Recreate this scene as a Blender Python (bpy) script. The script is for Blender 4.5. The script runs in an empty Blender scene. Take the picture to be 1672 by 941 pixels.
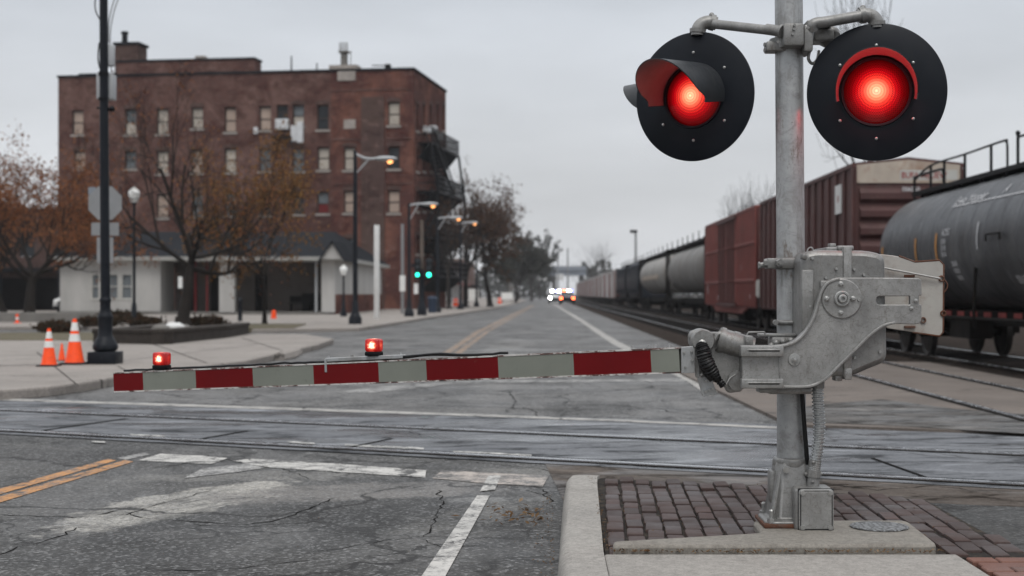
import bpy, bmesh, math, random
from mathutils import Vector, Matrix, Euler
R = math.radians
random.seed(7)
sc = bpy.context.scene
COL = sc.collection
CAMH, F, PX, PY = 1.28, 2322.0, 890.0, 480.0     # eye height, focal length in photo pixels, principal point

def G(px, py, z=0.0):
    "ground point of height z seen at photo pixel (px, py)"
    y = F * (CAMH - z) / (py - PY)
    return ((px - PX) * y / F, y)
def W(px, py, y):
    "point at distance y seen at photo pixel"
    return Vector(((px - PX) * y / F, y, CAMH + (PY - py) * y / F))
def WX(px, y): return (px - PX) * y / F
def WZ(py, y): return CAMH + (PY - py) * y / F

# ------------------------------------------------------------------ mesh builder
class MB:
    def __init__(s, T=None):
        s.v, s.f, s.m, s.T = [], [], [], T
    def add(s, vs, fs, mi=0):
        o = len(s.v)
        for p in vs:
            p = Vector(p)
            s.v.append(s.T @ p if s.T is not None else p)
        for f in fs:
            s.f.append([i + o for i in f]); s.m.append(mi)
        return s
    def box(s, x0, x1, y0, y1, z0, z1, mi=0, bev=0.0, seg=2, T=None):
        if bev <= 0:
            vs = [(x, y, z) for z in (z0, z1) for y in (y0, y1) for x in (x0, x1)]
            fs = [(0,2,3,1),(4,5,7,6),(0,1,5,4),(2,6,7,3),(0,4,6,2),(1,3,7,5)]
        else:
            bm = bmesh.new(); bmesh.ops.create_cube(bm, size=1)
            for v in bm.verts:
                v.co = Vector(((x0+x1)/2 + v.co.x*(x1-x0), (y0+y1)/2 + v.co.y*(y1-y0), (z0+z1)/2 + v.co.z*(z1-z0)))
            bmesh.ops.bevel(bm, geom=bm.edges[:], offset=bev, segments=seg, profile=.5, affect='EDGES')
            bm.verts.index_update()
            vs = [v.co.copy() for v in bm.verts]; fs = [[v.index for v in f.verts] for f in bm.faces]; bm.free()
        if T is not None: vs = [T @ Vector(p) for p in vs]
        return s.add(vs, fs, mi)
    def cyl(s, p, q, r0, r1=None, n=16, mi=0, caps=True):
        return s.tube([p, q], [r0, r0 if r1 is None else r1], n, mi, caps)
    def tube(s, path, r, n=8, mi=0, caps=True):
        P = [Vector(p) for p in path]
        if not isinstance(r, (list, tuple)): r = [r]*len(P)
        vs, fs = [], []; up = None
        for i, p in enumerate(P):
            t = (P[min(i+1, len(P)-1)] - P[max(i-1, 0)])
            if t.length < 1e-9: t = Vector((0,0,1))
            t.normalize()
            if up is None:
                up = Vector((0,0,1)) if abs(t.z) < .9 else Vector((1,0,0))
            a = up - t*up.dot(t)
            if a.length < 1e-6: a = t.orthogonal()
            a.normalize(); b = t.cross(a); up = a
            for k in range(n):
                w = 2*math.pi*k/n
                vs.append(p + a*math.cos(w)*r[i] + b*math.sin(w)*r[i])
        for i in range(len(P)-1):
            for k in range(n):
                k2 = (k+1) % n
                fs.append((i*n+k, i*n+k2, (i+1)*n+k2, (i+1)*n+k))
        if caps:
            fs.append(list(range(n))[::-1]); fs.append([(len(P)-1)*n+k for k in range(n)])
        return s.add(vs, fs, mi)
    def lathe(s, prof, c=(0,0,0), n=32, mi=0, axis=(0,0,1), a0=0, a1=2*math.pi):
        ax = Vector(axis).normalized(); q = Vector((0,0,1)).rotation_difference(ax); c = Vector(c)
        full = abs(a1-a0-2*math.pi) < 1e-6; m = n if full else n+1
        vs, fs = [], []
        for (r, z) in prof:
            for k in range(m):
                w = a0+(a1-a0)*k/n
                vs.append(c + q @ Vector((r*math.cos(w), r*math.sin(w), z)))
        for i in range(len(prof)-1):
            for k in range(n):
                k2 = (k+1) % m
                fs.append((i*m+k, i*m+k2, (i+1)*m+k2, (i+1)*m+k))
        return s.add(vs, fs, mi)
    def sphere(s, c, r, sc_=(1,1,1), n=16, k=10, mi=0):
        prof = [(max(1e-4, r*math.sin(math.pi*i/k)), -r*math.cos(math.pi*i/k)) for i in range(k+1)]
        o = len(s.v); T = s.T; s.T = None
        s.lathe(prof, (0,0,0), n, mi)
        s.T = T
        for i in range(o, len(s.v)):
            p = s.v[i]; p = Vector((p.x*sc_[0]+c[0], p.y*sc_[1]+c[1], p.z*sc_[2]+c[2]))
            s.v[i] = T @ p if T is not None else p
        return s
    def poly(s, pts, mi=0): return s.add(pts, [list(range(len(pts)))], mi)
    def prism(s, pts, z0, z1, mi=0):
        n = len(pts)
        A = sum(pts[i][0]*pts[(i+1)%n][1]-pts[(i+1)%n][0]*pts[i][1] for i in range(n))
        if A < 0: pts = pts[::-1]
        vs = [(p[0], p[1], z0) for p in pts] + [(p[0], p[1], z1) for p in pts]
        fs = [list(range(n))[::-1], list(range(n, 2*n))] + [(i, (i+1)%n, n+(i+1)%n, n+i) for i in range(n)]
        return s.add(vs, fs, mi)
    def extr(s, pts, a0, a1, axis='x', mi=0):
        "outline in the plane across an axis, extruded along it: axis x: pts=(y,z); axis y: pts=(x,z)"
        n = len(pts); vs = []
        for a in (a0, a1):
            for p in pts: vs.append((a, p[0], p[1]) if axis == 'x' else (p[0], a, p[1]))
        fs = [list(range(n))[::-1], list(range(n, 2*n))] + [(i, (i+1)%n, n+(i+1)%n, n+i) for i in range(n)]
        o = len(s.f); s.add(vs, fs, mi)
        return s
    def plate(s, outline, holes, y0, y1, bev=.004, mi=0, T=None):
        "outline in x, z with holes; stands between y0 and y1 with rounded edges"
        cu = bpy.data.curves.new('tmp', 'CURVE'); cu.dimensions = '2D'; cu.fill_mode = 'BOTH'
        for loop in [outline]+list(holes):
            sp = cu.splines.new('POLY'); sp.points.add(len(loop)-1)
            for i, p in enumerate(loop): sp.points[i].co = (p[0], p[1], 0, 1)
            sp.use_cyclic_u = True
        cu.extrude = max(1e-4, (y1-y0)/2-bev); cu.bevel_depth = bev; cu.bevel_resolution = 1; cu.offset = -bev
        ob = bpy.data.objects.new('tmp', cu); COL.objects.link(ob)
        me = bpy.data.meshes.new_from_object(ob.evaluated_get(bpy.context.evaluated_depsgraph_get()))
        c = (y0+y1)/2
        vs = [Vector((v.co.x, c - v.co.z, v.co.y)) for v in me.vertices]
        if T is not None: vs = [T @ v for v in vs]
        s.add(vs, [list(p.vertices) for p in me.polygons], mi)
        bpy.data.objects.remove(ob); bpy.data.curves.remove(cu); bpy.data.meshes.remove(me)
        return s
    def build(s, name, mats, parent=None, origin=None, smooth=35, bevel=0, recalc=True):
        if origin is None:
            o = parent; origin = Vector((0,0,0))
            while o is not None:
                origin = origin + o.location; o = o.parent
        else: origin = Vector(origin)
        me = bpy.data.meshes.new(name)
        me.from_pydata([tuple(v - origin) for v in s.v], [], s.f)
        if not isinstance(mats, (list, tuple)): mats = [mats]
        for m in mats: me.materials.append(m)
        me.polygons.foreach_set('material_index', s.m)
        if recalc and len(s.f) < 20000:
            bm = bmesh.new(); bm.from_mesh(me)
            bmesh.ops.recalc_face_normals(bm, faces=bm.faces[:]); bm.to_mesh(me); bm.free()
        if smooth:
            me.polygons.foreach_set('use_smooth', [True]*len(me.polygons))
            me.set_sharp_from_angle(angle=R(smooth))
        me.update()
        ob = bpy.data.objects.new(name, me); COL.objects.link(ob)
        if parent is not None: ob.parent = parent
        else: ob.location = origin
        if bevel:
            b = ob.modifiers.new('Bevel', 'BEVEL'); b.width = bevel; b.segments = 2; b.limit_method = 'ANGLE'; b.angle_limit = R(40)
        return ob

def tag(o, label=None, cat=None, group=None, kind=None):
    if label: o['label'] = label
    if cat: o['category'] = cat
    if group: o['group'] = group
    if kind: o['kind'] = kind
    return o
def thing(name, loc, label, cat, group=None, rz=0):
    o = bpy.data.objects.new(name, None); COL.objects.link(o); o.empty_display_size = .2
    o.location = loc; o.rotation_euler = (0,0,rz)
    return tag(o, label, cat, group)
def dup(o, loc=None, label=None, rz=None, parent=None, scale=None, group=None):
    c = o.copy(); COL.objects.link(c)
    if parent is not None: c.parent = parent
    if loc is not None: c.location = loc
    if rz is not None: c.rotation_euler = (0,0,rz)
    if scale is not None: c.scale = (scale,)*3
    if label: c['label'] = label
    if group: c['group'] = group
    for ch in [x for x in o.children]: dup(ch, parent=c)
    return c
def struct(name, mb, mat, **k): return tag(mb.build(name, mat, origin=(0,0,0), **k), kind='structure')
def text_into(mb, body, size, T, mi=0, ext=.002, bold=0.0, sx=1.0):
    cu = bpy.data.curves.new('tmp', 'FONT'); cu.body = body; cu.size = size; cu.extrude = ext; cu.offset = bold
    ob = bpy.data.objects.new('tmp', cu); COL.objects.link(ob)
    me = bpy.data.meshes.new_from_object(ob.evaluated_get(bpy.context.evaluated_depsgraph_get()))
    mb.add([T @ Vector((v.co.x*sx, v.co.y, v.co.z)) for v in me.vertices], [list(p.vertices) for p in me.polygons], mi)
    bpy.data.objects.remove(ob); bpy.data.curves.remove(cu); bpy.data.meshes.remove(me)
def fillet(pts, n=6):
    "pts: (x, z, r) -> rounded outline"
    out = []; N = len(pts)
    for i, (x, z, r) in enumerate(pts):
        p = Vector((x, z)); a = Vector(pts[i-1][:2]) - p; b = Vector(pts[(i+1) % N][:2]) - p
        if r <= 0: out.append((x, z)); continue
        la, lb = a.length, b.length; a.normalize(); b.normalize()
        t = min(r, la*.49, lb*.49)
        for k in range(n+1):
            u = k/n
            q = (p+a*t)*(1-u)**2 + p*2*u*(1-u) + (p+b*t)*u*u
            out.append((q.x, q.y))
    return out
def catmull(P, n=6):
    P = [Vector(p) for p in P]; out = []
    for i in range(len(P)-1):
        p0, p1, p2, p3 = P[max(i-1,0)], P[i], P[i+1], P[min(i+2, len(P)-1)]
        for k in range(n):
            t = k/n
            out.append(.5*((2*p1)+(p2-p0)*t+(2*p0-5*p1+4*p2-p3)*t*t+(3*p1-p0-3*p2+p3)*t**3))
    out.append(P[-1]); return out

# ------------------------------------------------------------------ materials
class NT:
    def __init__(s, name):
        s.mat = bpy.data.materials.new(name); s.mat.use_nodes = True
        s.n = s.mat.node_tree.nodes; s.l = s.mat.node_tree.links
        s.b = s.n['Principled BSDF']; s.out = s.n['Material Output']
    def set(s, inp, v):
        if isinstance(v, bpy.types.NodeSocket): s.l.new(v, inp)
        elif isinstance(v, (tuple, list)) and len(v) == 3 and inp.type == 'RGBA': inp.default_value = (*v, 1)
        else: inp.default_value = v
    def node(s, t, **k):
        n = s.n.new(t)
        for a, b in k.items(): setattr(n, a, b)
        return n
    def pos(s, world=False, sc_=(1,1,1)):
        if world:
            v = s.node('ShaderNodeNewGeometry').outputs['Position']
        else:
            tc = s.node('ShaderNodeTexCoord').outputs['Object']; oi = s.node('ShaderNodeObjectInfo').outputs['Random']
            ml = s.node('ShaderNodeMath', operation='MULTIPLY'); s.set(ml.inputs[0], oi); ml.inputs[1].default_value = 60
            va = s.node('ShaderNodeVectorMath', operation='ADD'); s.set(va.inputs[0], tc); s.set(va.inputs[1], ml.outputs[0]); v = va.outputs[0]
        if sc_ != (1,1,1):
            m = s.node('ShaderNodeVectorMath', operation='MULTIPLY'); s.set(m.inputs[0], v); m.inputs[1].default_value = sc_; v = m.outputs[0]
        return v
    def noise(s, v, scale, detail=5, rough=.6, dist=0, color=False):
        n = s.node('ShaderNodeTexNoise'); s.set(n.inputs['Vector'], v)
        n.inputs['Scale'].default_value = scale; n.inputs['Detail'].default_value = detail
        n.inputs['Roughness'].default_value = rough; n.inputs['Distortion'].default_value = dist
        return n.outputs['Color' if color else 'Fac']
    def voro(s, v, scale, feature='F1', out='Distance', rnd=1):
        n = s.node('ShaderNodeTexVoronoi', feature=feature); s.set(n.inputs['Vector'], v)
        n.inputs['Scale'].default_value = scale; n.inputs['Randomness'].default_value = rnd
        return n.outputs[out]
    def ramp(s, f, stops, interp='LINEAR'):
        n = s.node('ShaderNodeValToRGB'); s.set(n.inputs[0], f); cr = n.color_ramp; cr.interpolation = interp
        while len(cr.elements) < len(stops): cr.elements.new(.5)
        for e, (p, c) in zip(cr.elements, stops):
            e.position = p; e.color = (*c, 1) if isinstance(c, (tuple, list)) else (c, c, c, 1)
        return n.outputs[0]
    def mix(s, f, a, b, mode='MIX'):
        n = s.node('ShaderNodeMix', data_type='RGBA', blend_type=mode); s.set(n.inputs[0], f); s.set(n.inputs[6], a); s.set(n.inputs[7], b)
        return n.outputs[2]
    def math(s, op, a, b=0.0, clamp=False):
        n = s.node('ShaderNodeMath', operation=op, use_clamp=clamp); s.set(n.inputs[0], a); s.set(n.inputs[1], b); return n.outputs[0]
    def vadd(s, a, b, k):
        m = s.node('ShaderNodeVectorMath', operation='MULTIPLY_ADD'); s.set(m.inputs[0], b); m.inputs[1].default_value = (k,k,k); s.set(m.inputs[2], a)
        return m.outputs[0]
    def bump(s, h, strength=.3, dist=.01):
        n = s.node('ShaderNodeBump'); s.set(n.inputs['Height'], h); n.inputs['Strength'].default_value = strength; n.inputs['Distance'].default_value = dist
        s.l.new(n.outputs[0], s.b.inputs['Normal'])
    def P(s, color=None, rough=None, metal=None, spec=None, emis=None, estr=None):
        for k, v in (('Base Color', color), ('Roughness', rough), ('Metallic', metal), ('Specular IOR Level', spec), ('Emission Color', emis), ('Emission Strength', estr)):
            if v is not None: s.set(s.b.inputs[k], v)
        return s.mat

def surf(name, col, rough=.6, metal=0.0, var=.25, vs=2.0, dirt=None, damt=.5, dscale=1.5, bump=.1, bs=60, streak=False, spec=None):
    t = NT(name); p = t.pos()
    f = t.noise(p, vs, 6, .65)
    lo = tuple(c*(1-var) for c in col); hi = tuple(min(1, c*(1+var)) for c in col)
    c = t.ramp(f, [(.3, lo), (.7, hi)])
    if dirt:
        q = t.pos(sc_=(1,1,.18)) if streak else p
        d = t.noise(q, dscale, 8, .72)
        m = t.ramp(d, [(.5-.0, 0.0), (.72, 1.0)])
        c = t.mix(t.math('MULTIPLY', m, damt), c, dirt)
    rr = t.ramp(t.noise(p, vs*4, 4), [(.3, max(.05, rough-.1)), (.7, min(1, rough+.1))])
    if bump: t.bump(t.noise(p, bs, 5), bump, .004)
    return t.P(c, rr, metal, .22 if spec is None else spec)
def emit(name, col, strength):
    t = NT(name); return t.P((0,0,0), .5, 0, None, col, strength)

M = {}
def castmat(name, col, seed):
    t = NT(name); p = t.pos(); q = t.pos(sc_=(1,1,.22))
    c = t.ramp(t.noise(p, 6, 8, .7), [(.32, tuple(x*.70 for x in col)), (.68, tuple(x*1.22 for x in col))])
    c = t.mix(t.ramp(t.noise(p, 30+seed, 9, .8, 1.5), [(.50, 0.0), (.64, .38)]), c, tuple(x*.6 for x in col))
    c = t.mix(t.ramp(t.noise(q, 20+seed, 8, .78), [(.58, 0.0), (.68, .6)]), c, (.10,.085,.07))
    c = t.mix(t.ramp(t.noise(p, 120, 4, .8), [(.34, .35), (.44, 0.0)]), c, (.07,.064,.056))
    c = t.mix(t.ramp(t.noise(p, 75, 5, .8), [(.62, 0.0), (.72, .35)]), c, (.45,.44,.42))
    w = t.node('ShaderNodeTexWave', wave_type='BANDS'); t.set(w.inputs['Vector'], p); w.inputs['Scale'].default_value = 3.5; w.inputs['Distortion'].default_value = 26; w.inputs['Detail'].default_value = 5; w.inputs['Detail Scale'].default_value = 3
    c = t.mix(t.math('MULTIPLY', t.ramp(w.outputs['Fac'], [(.95, 0.0), (.99, 1.0)]), .3), c, (.10,.085,.07))
    h = t.math('ADD', t.noise(p, 160, 5, .7), t.math('MULTIPLY', t.noise(p, 28, 5, .7), .8))
    t.bump(h, .22, .003)
    return t.P(c, t.ramp(t.noise(p, 14, 5), [(.35, .34), (.65, .5)]), .45, .3)
M['cast'] = castmat('cast aluminium', (.285,.283,.275), 0)
M['cast2'] = castmat('cast aluminium worn', (.235,.233,.226), 6)
M['galv'] = surf('galvanised steel', (.36,.368,.37), .40, .4, .14, 8, (.12,.105,.09), .8, 5, .2, 90, True)
M['steel'] = surf('bright hardware', (.36,.36,.35), .35, .7, .15, 30, (.12,.10,.08), .4, 30, .05)
M['conduit'] = surf('conduit metal', (.45,.46,.46), .32, .75, .1, 20, bump=0)
M['rusty'] = surf('rusted iron', (.10,.045,.028), .8, .1, .4, 14, (.22,.20,.18), .5, 8, .3, 120)
M['black'] = surf('black enamel', (.0085,.0105,.0145), .45, 0, .2, 3, (.02,.021,.023), .3, 6, .05, 180, spec=.16)
M['blackiron'] = surf('black iron', (.006,.0065,.008), .5, 0, .25, 4, (.02,.018,.017), .3, 5, .05, spec=.12)
M['rubber'] = surf('black rubber', (.006,.006,.0065), .42, 0, .3, 20, bump=.3, bs=60, spec=.3)
M['greybox'] = surf('grey cabinet paint', (.36,.37,.38), .5, 0, .08, 3, (.25,.24,.22), .3, 3, .03)
M['signback'] = surf('bare sign back', (.24,.245,.25), .45, .3, .1, 4, bump=0)
M['white'] = surf('weathered white paint', (.43,.425,.40), .6, 0, .08, 2, (.36,.34,.30), .5, 2, .06, 40, True)
M['cwplate'] = surf('stained pale plate', (.36,.35,.325), .55, 0, .12, 4, (.17,.11,.075), .6, 9, .15, 60)
M['signalpole'] = surf('brown signal pole', (.12,.095,.08), .6, .1, .2, 3, bump=0)
M['plainwhite'] = surf('white', (.56,.56,.55), .55, 0, .05, 2, (.45,.43,.4), .35, 5, .02)
M['orange'] = surf('cone orange', (.85,.075,.012), .5, 0, .1, 6, (.25,.05,.03), .35, 8, .03)
M['reflect'] = surf('reflective band', (.66,.66,.64), .4, 0, .08, 9, (.35,.33,.3), .3, 10, 0)
M['glass'] = surf('dark glass', (.02,.024,.028), .12, 0, .2, 1, bump=0)
M['blind'] = surf('window blind', (.40,.36,.31), .8, 0, .2, 1.2, (.25,.2,.17), .4, 1.5, 0)
M['sill'] = surf('limestone', (.30,.27,.245), .8, 0, .2, 2, (.2,.18,.16), .5, 3, .05)
M['ac'] = surf('air conditioner', (.55,.56,.57), .5, 0, .1, 3, bump=0)
M['dark'] = surf('dark recess', (.007,.0065,.006), .9, 0, .3, 2, bump=0, spec=.05)
M['bark'] = surf('bark', (.014,.011,.009), .9, 0, .35, 4, (.035,.03,.026), .4, 5, .5, 20)
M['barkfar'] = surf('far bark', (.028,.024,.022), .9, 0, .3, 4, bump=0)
M['tanksteel'] = surf('black tank car paint', (.042,.044,.048), .42, .0, .4, .9, (.13,.13,.132), .6, 1.1, .04, 20, True, spec=.4)
M['hoppergrey'] = surf('grey hopper paint', (.165,.16,.152), .55, 0, .3, .6, (.10,.075,.06), .6, .6, .05, 20, True)
M['hopperpale'] = surf('pale hopper paint', (.28,.27,.255), .55, 0, .2, .6, (.18,.15,.12), .5, .6, .05, 20, True)
M['carblue'] = surf('blue black car paint', (.012,.016,.024), .5, 0, .25, .7, (.07,.06,.055), .5, .7, .05)
M['undercar'] = surf('running gear', (.009,.008,.0075), .85, 0, .4, 3, (.03,.022,.017), .35, 2, .1, spec=.08)
M['wheel'] = surf('wheel steel', (.022,.019,.017), .5, .4, .3, 4, bump=0)
M['rail'] = surf('rail steel', (.05,.038,.03), .7, .2, .3, 3, bump=0)
M['railhead'] = surf('polished rail', (.46,.47,.49), .25, .8, .12, 3, (.16,.12,.10), .15, 1.2, 0)
M['roofdark'] = surf('slate shingle', (.013,.0145,.0175), .85, 0, .25, 1.2, (.022,.022,.022), .4, 1, .2, 12, spec=.04)
M['concgrey'] = surf('old concrete', (.15,.143,.133), .85, 0, .2, 1.5, (.11,.10,.09), .6, 1.2, .2, 40)
M['darkstone'] = surf('dark brick planter', (.036,.03,.026), .9, 0, .35, 4, (.075,.067,.06), .4, 2.5, .4, 20)
M['shrub'] = surf('winter shrub', (.05,.036,.026), .9, 0, .4, 4, bump=0)
M['bluebin'] = surf('blue plastic', (.03,.045,.075), .5, 0, .2, 4, bump=0)
M['bluegrey'] = surf('far blue grey cladding', (.20,.22,.25), .8, 0, .2, .2, bump=0)
M['paper'] = surf('paper', (.7,.7,.68), .8, 0, .05, 4, bump=0)
M['band'] = surf('rusted white band', (.40,.345,.29), .6, 0, .15, 1.5, (.20,.075,.03), .95, .9, .05)
M['redtext'] = surf('faded red lettering', (.23,.045,.04), .6, 0, .25, 5, bump=0)
M['whitetext'] = surf('faded white lettering', (.42,.42,.43), .6, 0, .25, 6, bump=0)
M['yellowmark'] = surf('orange handrail mark', (.55,.24,.045), .5, 0, .2, 5, bump=0)
M['cable'] = surf('cable', (.03,.03,.033), .6, 0, .1, 5, bump=0)
M['lampwarm'] = emit('sodium lamp', (1, .42, .14), 2.6)
M['green'] = emit('green signal', (.03, 1, .62), 5)
M['headlight'] = emit('headlight', (1, .96, .9), 70)
M['headred'] = emit('orange beacon', (1, .14, .04), 16)
M['beaconblue'] = emit('blue beacon', (.16, .18, 1), 16)
M['acorn'] = surf('lamp globe glass', (.72,.72,.70), .3, 0, .05, 4, bump=0)

def mastmat():
    t = NT('galvanised mast'); p = t.pos(); q = t.pos(sc_=(1,1,.10)); q2 = t.pos(sc_=(1,1,.35))
    c = t.ramp(t.noise(p, 9, 7, .7), [(.3, (.29,.297,.30)), (.7, (.42,.427,.43))])
    c = t.mix(t.ramp(t.noise(p, 13, 9, .75, 1.0), [(.48, 0.0), (.62, .5)]), c, (.19,.182,.172))
    c = t.mix(t.ramp(t.noise(q, 7, 8, .76), [(.56, 0.0), (.68, .55)]), c, (.13,.118,.105))
    c = t.mix(t.ramp(t.noise(q2, 10, 8, .8), [(.57, 0.0), (.66, .75)]), c, (.12,.085,.06))
    c = t.mix(t.ramp(t.noise(p, 42, 6, .8), [(.60, 0.0), (.70, .6)]), c, (.07,.06,.05))
    t.bump(t.noise(p, 60, 5), .2, .004)
    return t.P(c, .42, .4, .3)
M['mast'] = mastmat()
def boxcar_paint(name, col, rust):
    t = NT(name); p = t.pos(); q = t.pos(sc_=(1,1,.12))
    c = t.ramp(t.noise(p, .7, 7, .7), [(.3, tuple(x*.72 for x in col)), (.7, tuple(x*1.28 for x in col))])
    m = t.ramp(t.noise(q, 2.2, 8, .75), [(.52, 0.0), (.75, .8)])
    c = t.mix(m, c, rust)
    c = t.mix(t.ramp(t.noise(p, 5, 8, .8), [(.58, 0.0), (.70, .7)]), c, (.13,.075,.055))
    c = t.mix(t.ramp(t.noise(t.pos(sc_=(1,1,.07)), 5, 8, .8), [(.54, 0.0), (.66, .6)]), c, tuple(x*.4 for x in col))
    c = t.mix(t.ramp(t.noise(p, 1.3, 8, .75), [(.55, 0.0), (.7, .5)]), c, (.10,.07,.06))
    t.bump(t.noise(p, 25, 4), .08, .01)
    return t.P(c, .62)
M['boxbrown'] = boxcar_paint('oxide brown boxcar', (.062,.020,.0175), (.034,.016,.013))
M['boxbrown2'] = boxcar_paint('oxide brown boxcar end', (.058,.017,.0155), (.026,.013,.011))
M['boxred'] = boxcar_paint('faded red boxcar', (.150,.030,.023), (.075,.021,.017))
M['carred'] = boxcar_paint('distant red car', (.16,.036,.028), (.09,.025,.02))
M['carwhite'] = boxcar_paint('distant pale car', (.42,.41,.40), (.25,.2,.17))

def brickwall(name, c1, c2, stain, sc_=1.0, alpha=1.0):
    t = NT(name); tc = t.node('ShaderNodeTexCoord').outputs['Object']
    # brick coordinates: along the wall (x+y) and up
    sp = t.node('ShaderNodeSeparateXYZ'); t.set(sp.inputs[0], tc)
    u = t.math('ADD', sp.outputs[0], sp.outputs[1])
    cb = t.node('ShaderNodeCombineXYZ'); t.set(cb.inputs[0], u); t.set(cb.inputs[1], sp.outputs[2])
    b = t.node('ShaderNodeTexBrick'); t.set(b.inputs['Vector'], cb.outputs[0])
    b.inputs['Scale'].default_value = 1; b.inputs['Brick Width'].default_value = .23; b.inputs['Row Height'].default_value = .078
    b.inputs['Mortar Size'].default_value = .006; b.inputs['Color1'].default_value = (*c1,1); b.inputs['Color2'].default_value = (*c2,1)
    b.inputs['Mortar'].default_value = (.13,.11,.10,1)
    big = t.noise(tc, .30, 8, .70, .9)
    c = t.mix(t.ramp(big, [(.45, 0.0), (.62, .8)]), b.outputs[0], stain)
    st = t.node('ShaderNodeVectorMath', operation='MULTIPLY'); t.set(st.inputs[0], tc); st.inputs[1].default_value = (.8,.8,1.2)
    c = t.mix(t.ramp(t.noise(st.outputs[0], .9, 7, .75), [(.50, 0.0), (.64, .62)]), c, tuple(x*.40 for x in c1))
    c = t.mix(t.ramp(t.noise(st.outputs[0], 1.7, 6, .7), [(.56, 0.0), (.74, .6)]), c, (.24,.16,.135))
    t.bump(b.outputs['Fac'], .3, -.01)
    return t.P(c, .9, 0, .04)
M['brickL'] = brickwall('old brick', (.088,.031,.024), (.058,.022,.018), (.165,.098,.082))
M['brickR'] = brickwall('redder old brick', (.090,.024,.018), (.055,.017,.014), (.19,.085,.06))
M['brickdark'] = brickwall('soot brick', (.075,.04,.035), (.06,.032,.028), (.09,.06,.05))
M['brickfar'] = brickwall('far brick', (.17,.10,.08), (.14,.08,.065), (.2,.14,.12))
def siding(name, col):
    t = NT(name); p = t.pos(); tc = t.node('ShaderNodeTexCoord').outputs['Object']
    sp = t.node('ShaderNodeSeparateXYZ'); t.set(sp.inputs[0], tc)
    w = t.math('FRACT', t.math('MULTIPLY', sp.outputs[2], 5.5))
    c = t.ramp(t.noise(t.pos(sc_=(1,1,.25)), .9, 7, .7), [(.3, tuple(x*.75 for x in col)), (.65, col)])
    c = t.mix(t.ramp(w, [(0, .35), (.12, 0.0)]), c, tuple(x*.55 for x in col))
    t.bump(w, .6, .03)
    return t.P(c, .65)
M['siding'] = siding('clapboard siding', (.47,.46,.44))

def leafmat(name, cols):
    t = NT(name); g = t.node('ShaderNodeNewGeometry').outputs['Random Per Island']
    c = t.ramp(g, [(i/(len(cols)-1), x) for i, x in enumerate(cols)])
    c = t.mix(t.ramp(t.noise(t.pos(), .8, 3), [(.35, 0.0), (.65, .6)]), c, cols[0])
    t.P(c, .8, 0, .05)
    tr = t.node('ShaderNodeBsdfTranslucent'); t.set(tr.inputs[0], c)
    mx = t.node('ShaderNodeMixShader'); mx.inputs[0].default_value = .3
    t.l.new(t.b.outputs[0], mx.inputs[1]); t.l.new(tr.outputs[0], mx.inputs[2]); t.l.new(mx.outputs[0], t.out.inputs[0])
    return t.mat
M['leaf_russet'] = leafmat('russet leaves', [(.12,.046,.024), (.22,.088,.040), (.29,.13,.055), (.15,.06,.032)])
M['leaf_gold'] = leafmat('gold leaves', [(.16,.08,.032), (.24,.135,.048), (.20,.10,.038), (.12,.06,.028)])
M['leaf_brown'] = leafmat('brown leaves', [(.075,.045,.03), (.10,.055,.035), (.12,.062,.04), (.055,.04,.03)])
M['leaf_grey'] = leafmat('grey green far leaves', [(.05,.052,.045), (.07,.068,.058), (.045,.045,.042)])
M['leaf_shrub'] = leafmat('shrub leaves', [(.03,.024,.017), (.055,.04,.025), (.075,.035,.02)])
M['litter'] = leafmat('leaf litter', [(.10,.05,.025), (.20,.13,.07), (.05,.03,.02), (.28,.2,.13)])

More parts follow.
